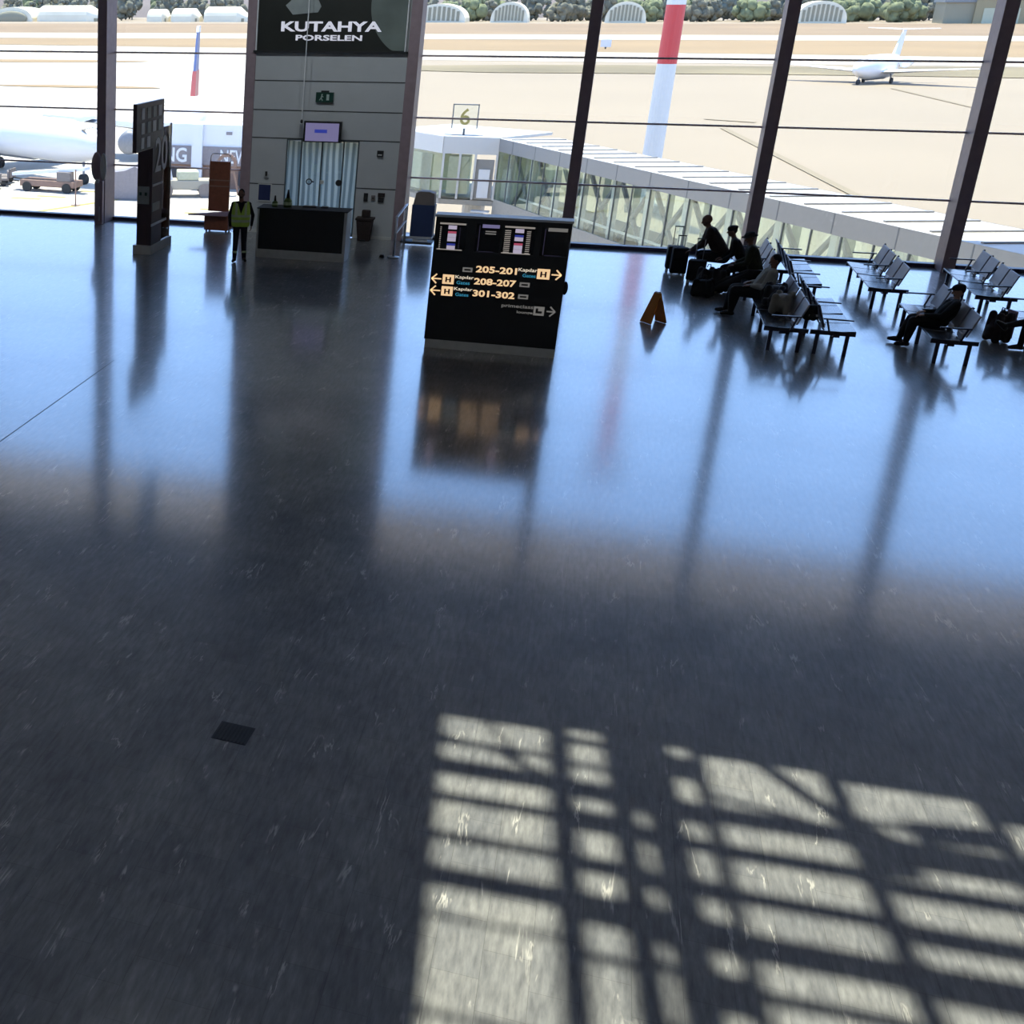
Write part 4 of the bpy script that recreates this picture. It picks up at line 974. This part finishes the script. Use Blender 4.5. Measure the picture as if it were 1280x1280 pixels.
# ---------------------------------------------------------------- aircraft
def airliner(loc, rz, label, L=36, rad=2.0, span=34, tail=(6.2, 'tail_blue'), ttail=False, name='airliner', wing_back=5.0):
    """nose towards +x, origin on the ground under the fuselage middle"""
    a = empty(name, loc, rz, label, 'aircraft'); h = rad + (.7 if ttail else 1.75 * rad / 2 + .1)
    xs = [L / 2, L / 2 - .3, L / 2 - 1.2, L / 2 - 3, L / 2 - 5, -L * .22, -L * .38, -L * .47, -L / 2]; rs = [.05, .55, 1.15, 1.75, 2.0, 2.0, 1.45, .75, .25]; zo = [-.35, -.3, -.2, -.05, 0, 0, .45, .9, 1.2]
    k = rad / 2
    MB().tube([(x, 0, h + z * k) for x, z in zip(xs, zo)], [r_ * k for r_ in rs], 32).build('fuselage', 'aircraft_white', a, smooth=True)
    MB().tube([(x, 0, h - .62 * rad + (.25 if i in (0, 3) else 0)) for i, x in enumerate((L * .34, L * .2, -L * .18, -L * .30))], [.2, .95 * k, .95 * k, .2], 16).build('belly', 'aircraft_grey', a, smooth=True)
    for s_ in (-1, 1):
        zz = h - .4 * rad; w_ = MB()
        def aero(y, x0, x1, z, t_): return [(x0, y, z), (x0 - (x0 - x1) * .3, y, z + t_), (x1, y, z), (x0 - (x0 - x1) * .3, y, z - t_)]
        vs = aero(s_ * rad * .6, 3, -4, zz, .35) + aero(s_ * span / 2, 3 - wing_back, 1.3 - wing_back, zz + .9, .08)
        w_.add(vs, [(0, 1, 5, 4), (1, 2, 6, 5), (2, 3, 7, 6), (3, 0, 4, 7), (0, 3, 2, 1), (4, 5, 6, 7)]).build('wing', 'aircraft_grey' if name == 'airliner' else 'aircraft_white', a)
        if not ttail:
            MB().tube([(3.2, s_ * span * .17, zz - .9), (3.0, s_ * span * .17, zz - .9), (1.5, s_ * span * .17, zz - .85), (-.5, s_ * span * .17, zz - .75)], [.75, .98, .98, .55], 20).build('engine', 'aircraft_grey', a, smooth=True)
        else:
            MB().tube([(-L * .18, s_ * rad * 1.5, h + .35 * rad), (-L * .20, s_ * rad * 1.5, h + .35 * rad), (-L * .33, s_ * rad * 1.5, h + .35 * rad)], [.35 * rad, .48 * rad, .32 * rad], 16).build('engine', 'aircraft_white', a, smooth=True)
        zt_ = h + rad + tail[0] - .4 if ttail else h + .4
        vs = aero(s_ * .1, -L * .42, -L * .49, zt_, .12) + aero(s_ * span * .18, -L * .46, -L * .50, zt_ + .15, .05)
        MB().add(vs, [(0, 1, 5, 4), (1, 2, 6, 5), (2, 3, 7, 6), (3, 0, 4, 7), (0, 3, 2, 1), (4, 5, 6, 7)]).build('stabiliser', 'aircraft_white', a)
        MB().tube([(-.8, s_ * rad * 1.1, .45), (-.8, s_ * rad * 1.1 + .3, .45)], .45, 14).build('main_wheel', 'rubber', a); MB().tube([(-.8, s_ * rad * 1.1 + .1, .5), (-.8, s_ * rad * 1.0, h - .5 * rad)], .12, 8).build('gear_leg', 'aircraft_grey', a)
        c_ = MB(); xn = L / 2
        c_.add([(xn - 1.55, s_ * .15 * k, h + .78 * k), (xn - 1.75, s_ * .85 * k, h + .72 * k), (xn - 2.5, s_ * .90 * k, h + 1.22 * k), (xn - 2.35, s_ * .15 * k, h + 1.38 * k),
                (xn - 1.45, s_ * .15 * k, h + .82 * k), (xn - 1.65, s_ * .92 * k, h + .76 * k), (xn - 2.4, s_ * .97 * k, h + 1.27 * k), (xn - 2.25, s_ * .15 * k, h + 1.45 * k)],
               [(3, 2, 1, 0), (4, 5, 6, 7), (0, 1, 5, 4), (1, 2, 6, 5), (2, 3, 7, 6), (3, 0, 4, 7)]).build('cockpit_window', 'cockpit', a)
    f0, f1 = -L * .33, -L * .49; hh = h + rad * .85; t_ = .18
    vs = [(f0, -t_, hh), (f1, -t_, hh), (f1 - tail[0] * .28, -.06, hh + tail[0]), (f0 - tail[0] * .62, -.06, hh + tail[0]), (f0, t_, hh), (f1, t_, hh), (f1 - tail[0] * .28, .06, hh + tail[0]), (f0 - tail[0] * .62, .06, hh + tail[0])]
    F6 = [(3, 2, 1, 0), (4, 5, 6, 7), (0, 1, 5, 4), (1, 2, 6, 5), (2, 3, 7, 6), (3, 0, 4, 7)]
    tf = MB().add(vs, F6).build('tail_fin', tail[1], a)
    if tail[1] == 'tail_blue':
        V = [Vector(v) for v in vs]
        def cut(i0, i1, t): return V[i0].lerp(V[i1], t)
        for t0, t1, m_, nm in ((-.0, .38, 'tail_red', 'tail_stripe'), (.93, 1.02, 'aircraft_white', 'fin_tip')):
            q = [cut(0, 3, t0), cut(1, 2, t0), cut(1, 2, t1), cut(0, 3, t1), cut(4, 7, t0), cut(5, 6, t0), cut(5, 6, t1), cut(4, 7, t1)]
            for k in range(8): q[k] = q[k] + Vector((.03 if k % 4 in (0, 3) else -.03, -.05 if k < 4 else .05, 0))
            MB().add(q, F6).build(nm, m_, tf)
    MB().tube([(L * .40, -.2, .4), (L * .40, .2, .4)], .4, 14).build('nose_wheel', 'rubber', a); MB().tube([(L * .40, 0, .5), (L * .40, 0, h - .6 * rad)], .1, 8).build('gear_leg', 'aircraft_grey', a)
    return a
airliner((-46.6, 101, G), R(-28), 'large white airliner parked outside the left windows with its nose by the mullion', L=30, rad=1.6, span=28)
al = airliner((-34.1, 115, G), R(-78), 'white airliner with a blue and red tail fin standing beyond the dark totem', tail=(6.2, 'tail_blue'), L=30, rad=1.6, span=26)
jt = airliner((40.8, 262, G), R(-118), 'small white jet with a high tail standing far out on the apron', L=17, rad=1.9, span=30, tail=(4.2, 'aircraft_white'), ttail=True, name='small_jet', wing_back=1.0)

# ---------------------------------------------------------------- ground equipment by the stands
def cart(loc, rz, label):
    c_ = empty('baggage_cart', loc, rz, label, 'baggage cart', 'baggage carts at the left')
    MB().box(-1.2, 1.2, -.7, .7, .45, .6).build('platform', 'gse_grey', c_); 
    MB().box(-1.2, -1.1, -.7, .7, .6, 1.1).build('end_panel', 'gse_grey', c_); MB().box(1.1, 1.2, -.7, .7, .6, 1.1).build('end_panel', 'gse_grey', c_)
    MB().beam((1.2, 0, .45), (2.0, 0, .35), .08, .08).build('drawbar', 'rubber', c_)
    for x in (-.8, .8):
        for y in (-.6, .6): MB().tube([(x, y - .08, .22), (x, y + .08, .22)], .22, 12).build('wheel', 'rubber', c_)
    return c_
cart((-42.0, 90.3, G), R(15), 'empty baggage cart at the left edge of the apron view, nearest the windows')
cart((-42.2, 92.3, G), R(25), 'middle one of the three baggage carts by the left windows')
cart((-42.6, 94.2, G), R(5), 'farthest of the three baggage carts, close under the white airliner')
bl = empty('belt_loader', (-36.9, 91.0, G), R(-4), 'white belt loader vehicle parked under the nose of the white airliner', 'belt loader')
MB().box(-2.2, 2.2, -.8, .8, .4, .85).build('chassis', 'gse_brown', bl, bevel=.05)
MB().beam((-3.0, 0, 1.15), (2.9, 0, 1.75), .9, .22).build('conveyor', 'aircraft_white', bl)
MB().box(.8, 1.9, -.8, -.1, .85, 1.5).build('cab', 'gse_grey', bl, bevel=.04)
for x in (-1.6, 1.6):
    for y in (-.75, .75): MB().tube([(x, y - .12, .36), (x, y + .12, .36)], .36, 14).build('wheel', 'rubber', bl)
cn = empty('marker_post', (-32.6, 84.8, G), 0, 'slim marker post standing on the apron before the left mullion', 'post')
MB().tube([(0, 0, .06), (0, 0, 2.4)], .05, 8).build('pole', 'gse_brown', cn); MB().tube([(0, 0, 0), (0, 0, .06)], .3, 14).build('foot', 'gse_brown', cn)
cn = empty('marker_lamp', (-44.0, 108, G), 0, 'short lamp post by the wing of the white airliner', 'post')
MB().tube([(0, 0, 0), (0, 0, 2.0)], .05, 8).build('pole', 'gse_brown', cn); MB().ell((0, 0, 2.1), (.2, .2, .2)).build('lamp', 'gse_brown', cn)

# white service building with lettered band
sb = empty('service_building', (-25.5, 96.4, G), 0, 'white service building with a grey lettered band beyond the totem', 'building')
MB().box(-5.2, 6, 0, 2.2, 3.05, 4.6).build('upper_wall', 'aircraft_white', sb)
MB().box(-5.2, 6, -.1, .0, 1.72, 3.05).build('lettered_band', 'gse_band', sb)
MB().box(-2.3, -1.5, -.3, 0, 0, 4.6).build('pillar', 'aircraft_white', sb)
MB().box(-5.2, 6, .2, 2.2, 0, 1.72).build('lower_wall', 'gse_brown', sb)
for x in (-4.6, -.9, 1.2): MB().box(x, x + 1.2, .1, .2, .3, 1.4).build('window', 'cockpit', sb)
for x, z in ((.2, 3.9), (1.6, 3.3)): MB().box(x, x + .45, -.04, 0, z, z + .22).build('vent', 'gse_band', sb)
text('lettering', 'ENG', 'aircraft_white', sb, 1.05, (-5.1, -.13, 1.86), RX, width=2.4, ext=.05, bold=.02)
text('lettering', 'NEW', 'aircraft_white', sb, .95, (-.15, -.13, 1.9), RX, width=2.1, ext=.05, bold=.01)
# low grey solid in the shape of a shadow between mullion and totem
gs = empty('shadow_solid', (-30.3, 89.6, G), R(12), 'low grey solid made for a canopy on the apron between mullion and totem', 'shadow')
MB().prism([(-1.7, 0), (1.7, 0), (1.6, 1.6), (.4, 2.3), (-.3, 2.0), (-1.7, 1.8)], -1.0, 1.0, mx=mx).build('cover', 'gse_band', gs)
MB().box(-1.75, 1.75, -1.05, 1.05, 0, .12).build('base', 'gse_grey', gs)
# tug with trailer to the right
tg = empty('tow_tractor', (-27.0, 92.0, G), R(20), 'pale tow tractor with big wheels parked left of the brown padded board', 'tractor')
MB().box(-2.1, 2.0, -.85, .85, .55, 1.2).build('chassis', 'runway', tg, bevel=.08)
MB().box(-.6, .9, -.8, .8, 1.2, 1.8).build('hood', 'bridge_cream', tg, bevel=.08)
MB().add([(-1.3, -.5, 1.2), (-.9, -.5, 1.2), (-1.35, -.2, 3.4), (-1.5, -.3, 3.4), (-1.3, .1, 1.2), (-.9, .1, 1.2), (-1.35, .0, 3.4), (-1.5, .0, 3.4)], [(3, 2, 1, 0), (4, 5, 6, 7), (0, 1, 5, 4), (1, 2, 6, 5), (2, 3, 7, 6), (3, 0, 4, 7)]).build('mast_arm', 'aircraft_white', tg)
for x in (-1.4, 1.4):
    for y in (-.85, .85): MB().tube([(x, y - .15, .5), (x, y + .15, .5)], .5, 16).build('wheel', 'gse_grey', tg)
ft = empty('cable_reel', (-24.4, 93.5, G), R(10), 'round brown reel on a stand beside the tow tractor', 'reel')
q = MB()
for i in range(16):
    a0, a1 = i * math.pi / 8, (i + 1) * math.pi / 8; q.beam((.6 * math.cos(a0), 0, 2.2 + .6 * math.sin(a0)), (.6 * math.cos(a1), 0, 2.2 + .6 * math.sin(a1)), .3, .22)
q.build('ring', 'gse_brown', ft); q = MB(); q.beam((-.5, 0, 1.7), (-.9, 0, 0), .12, .12); q.beam((.5, 0, 1.7), (.9, 0, 0), .12, .12); q.build('stand', 'gse_brown', ft)
lm = empty('light_mast', (-35.5, 150, G), 0, 'very thin lamp mast far out behind the totem', 'mast')
MB().tube([(0, 0, 0), (0, 0, 20)], .07, 6).build('pole', 'gse_band', lm); MB().box(-1.4, -.7, -.1, .1, 5.5, 5.8).build('lamp', 'gse_brown', lm); MB().box(.5, 1.1, -.1, .1, 5.4, 5.7).build('lamp', 'gse_band', lm)
# small things far out
ap = empty('apron_sign', (-2.0, 421, G), 0, 'small white board out on the grass left of the second mullion', 'sign')
MB().box(-1.4, 1.4, -.2, .2, .6, 2.6).build('plate', 'aircraft_white', ap); MB().box(-.2, .2, -.2, .2, 0, .6).build('post', 'rubber', ap)

# ---------------------------------------------------------------- shelters, hangar, trees, hills
def shelter(x, y, w_, h, d, label, ribs=True):
    s = empty('aircraft_shelter', (x, y, G), 0, label, 'shelter')
    if not ribs and w_ < 50 and x > -380:       # barrel lying across the view
        n = 14; arc = [(10 * math.cos(math.pi * i / n), h * math.sin(math.pi * i / n) ** .6 if 0 < i < n else 0) for i in range(n + 1)]
        q = MB(); N_ = n + 1; vs = []
        for xx, k_ in ((-w_ / 2, .86), (-w_ / 2 + w_ * .05, 1), (w_ / 2 - w_ * .22, 1), (w_ / 2, .45)):
            vs += [(xx, 10 + a * k_, z * k_) for a, z in arc]
        fs = [(r_ * N_ + i, r_ * N_ + i + 1, (r_ + 1) * N_ + i + 1, (r_ + 1) * N_ + i) for r_ in range(3) for i in range(n)] + [tuple(range(N_)), tuple(range(3 * N_, 4 * N_))[::-1]]
        q.add(vs, fs).build('shell', 'shelter', s); MB().box(w_ / 2 - w_ * .12, w_ / 2 - w_ * .06, 2.5, 3.5, 0, 2.2).build('door', 'shelter_dark', s)
        return s
    n = 18; arc = [(w_ / 2 * math.cos(math.pi * i / n), h * math.sin(math.pi * i / n) ** .8 if 0 < i < n else 0) for i in range(n + 1)]
    MB().prism(arc, 0, d, mx=mx).build('shell', 'shelter', s, smooth=False)
    if ribs:
        for i in range(9):
            xx = -w_ * .36 + w_ * .09 * i; hh = h * .86 * math.sqrt(max(.05, 1 - (xx / (w_ / 2)) ** 2))
            MB().box(xx - w_ * .027, xx + w_ * .027, -.4, -.1, hh * .12, hh).build('door_rib', 'shelter_dark', s)
    return s
Y9 = 905
for x0, x1, h, d, rb, lb in ((-412, -381, 9.5, 30, 0, 'rounded aircraft shelter at the far left edge with a dark mouth'),
                       (-378, -330, 10.5, 30, 0, 'longest pale aircraft shelter, first left of the left mullion'),
                       (-297, -283, 8, 25, 0, 'smallest pale shelter just right of the left mullion'),
                       (-280, -261, 8.5, 25, 0, 'pale shelter with a tree behind, in the middle of the pane behind the totem'),
                       (-257, -228, 9.5, 30, 0, 'pale shelter cut by the grey pier at its left side'),
                       (-120, -88, 11, 30, 1, 'ribbed aircraft shelter directly right of the grey pier'),
                       (-73, -51, 12, 25, 1, 'narrow ribbed shelter in the middle of the pane above the number 6 sign'),
                       (-7, 16, 12, 25, 1, 'ribbed shelter left of the striped mast'),
                       (95, 121, 12, 30, 1, 'ribbed shelter above the small jet right of the third mullion')):
    o = shelter((x0 + x1) / 2, Y9, x1 - x0, h, d, lb, rb); o['group'] = 'aircraft shelters beyond the runway'
    if x0 == -412: MB().ell((0, -1, 2), (12, 2, 5)).build('mouth', 'shelter_dark', o, smooth=True)
hg = empty('hangar', (190, 905, G), 0, 'ochre hangar with a grey roof at the far right by the trees', 'hangar')
MB().box(-8, 30, 0, 30, 0, 13).build('wall', 'hangar_wall', hg); MB().box(-22, -8, 2, 30, 0, 11).build('side_wall', 'shelter_dark', hg)
MB().box(-9, 31, -1, 31, 13, 14.5).build('roof', 'hangar_roof', hg); MB().box(-23, -8, 1, 31, 11, 12.3).build('roof', 'hangar_roof', hg)
for x in (-4, 6, 16): MB().box(x, x + 7, -.3, 0, 0, 8).build('gate', 'bridge_cream', hg)
# trees: a few crown shapes, copied
def crown(seed, w_, h, m_):
    rnd = random.Random(seed); q = MB()
    for i in range(34):
        a = rnd.random() * 6.283; r_ = w_ * .42 * rnd.random() ** .5; z = h * (.14 + .76 * rnd.random()); k_ = (1 - abs(z / h - .45) * .9)
        rr = w_ * rnd.uniform(.14, .26) * k_; o_ = len(q.v); q.ell((r_ * math.cos(a) * k_, r_ * math.sin(a) * k_, z), (rr, rr, rr * rnd.uniform(.8, 1.2)), None, 10, 7)
        for j in range(o_, len(q.v)):
            v_ = Vector(q.v[j]); v_ += noise.noise_vector(v_ * .6) * 1.3; q.v[j] = tuple(v_)
    return q
protos = []
for i, (w_, h, m_, nm) in enumerate(((14, 15, 'crown_olive', 'leafy_tree'), (17, 13, 'crown_green', 'leafy_tree'), (7, 17, 'crown_dark', 'cypress_tree'), (13, 18, 'crown_dark', 'leafy_tree'))):
    t_ = empty(nm, (0, 0, 0)); crown(i, w_, h, m_).build('crown', m_, t_, smooth=True); MB().tube([(0, 0, 0), (0, 0, h * .5)], [.5, .3], 8).build('trunk', 'trunk', t_)
    protos.append([t_, ['olive green broad tree in the far line behind the airfield', 'fresh green rounded tree in the far line behind the airfield', 'dark slim cypress in the far line behind the airfield', 'tall dark tree in the far line behind the airfield'][i], False])
rnd = random.Random(3)
from bpy_extras.object_utils import world_to_camera_view
bpy.context.view_layer.update()
panes = ((-60, 126, 'seen left of the left mullion'), (126, 308, 'seen in the pane of the dark totem'), (505, 742, 'seen in the pane of the number 6 sign'), (742, 985, 'seen in the pane of the striped mast'), (985, 1260, 'seen in the pane of the small jet'), (1260, 1400, 'seen right of the rightmost mullion'))
xs_ = []; k2_ = 0; x = -440
while x < 235:
    kind_ = rnd.choice((0, 0, 1, 3) if x > 0 else ((0, 2, 3, 2) if x < -220 else (0, 0, 1, 3, 2)))
    if 120 < x < 170: kind_ = 1
    if x > 15 or rnd.random() < .9: xs_.append((x, (955, 980, 1005)[k2_ % 3], rnd.uniform(.85, 1.1), kind_, 'front'))
    if k2_ % 3 == 0: xs_.append((x + 4, 1040, rnd.uniform(1.2, 1.35), rnd.choice((0, 3, 0, 1)), 'back'))
    x += 9.0; k2_ += 1
for x, y, sc_, k_, row in xs_:
    u = world_to_camera_view(scn, cam, Vector((x, y, G + 8))).x * 1280
    pn = [p[2] for p in panes if p[0] <= u < p[1]]
    if not pn: continue
    pr = protos[k_]
    if pr[2]: o = copy_tree(pr[0])
    else: o = pr[0]; pr[2] = True
    o.location = (x, y, G); o.scale = (sc_, sc_, sc_); o.rotation_euler.z = rnd.random() * 6
    lb = pr[1].replace(' in the far line behind the airfield', '') + ', %s line, %s' % (row, pn[0])
    tag(o, lb, 'tree', 'trees: ' + lb)
for pr in protos:
    if not pr[2]: bpy.data.objects.remove(pr[0])
# hills behind everything
vs = []; fs = []; n = 160; rows_ = 8
for j in range(rows_ + 1):
    for i in range(n + 1):
        x = -1500 + 3000 * i / n; y = 1150 + j * 130
        vs.append((x, y, G + (0 if j == 0 else (12 + 16 * j) * (.75 + .5 * noise.noise((x * .003, j * .3, 1))) + 5 * noise.noise((x * .02, j, 4)))))
for j in range(rows_):
    for i in range(n): fs.append((j * (n + 1) + i, j * (n + 1) + i + 1, (j + 1) * (n + 1) + i + 1, (j + 1) * (n + 1) + i))
MB().add(vs, fs).build('hills', 'hill', smooth=True, kind='structure')
# pale scrub and buildings line at the foot of the trees
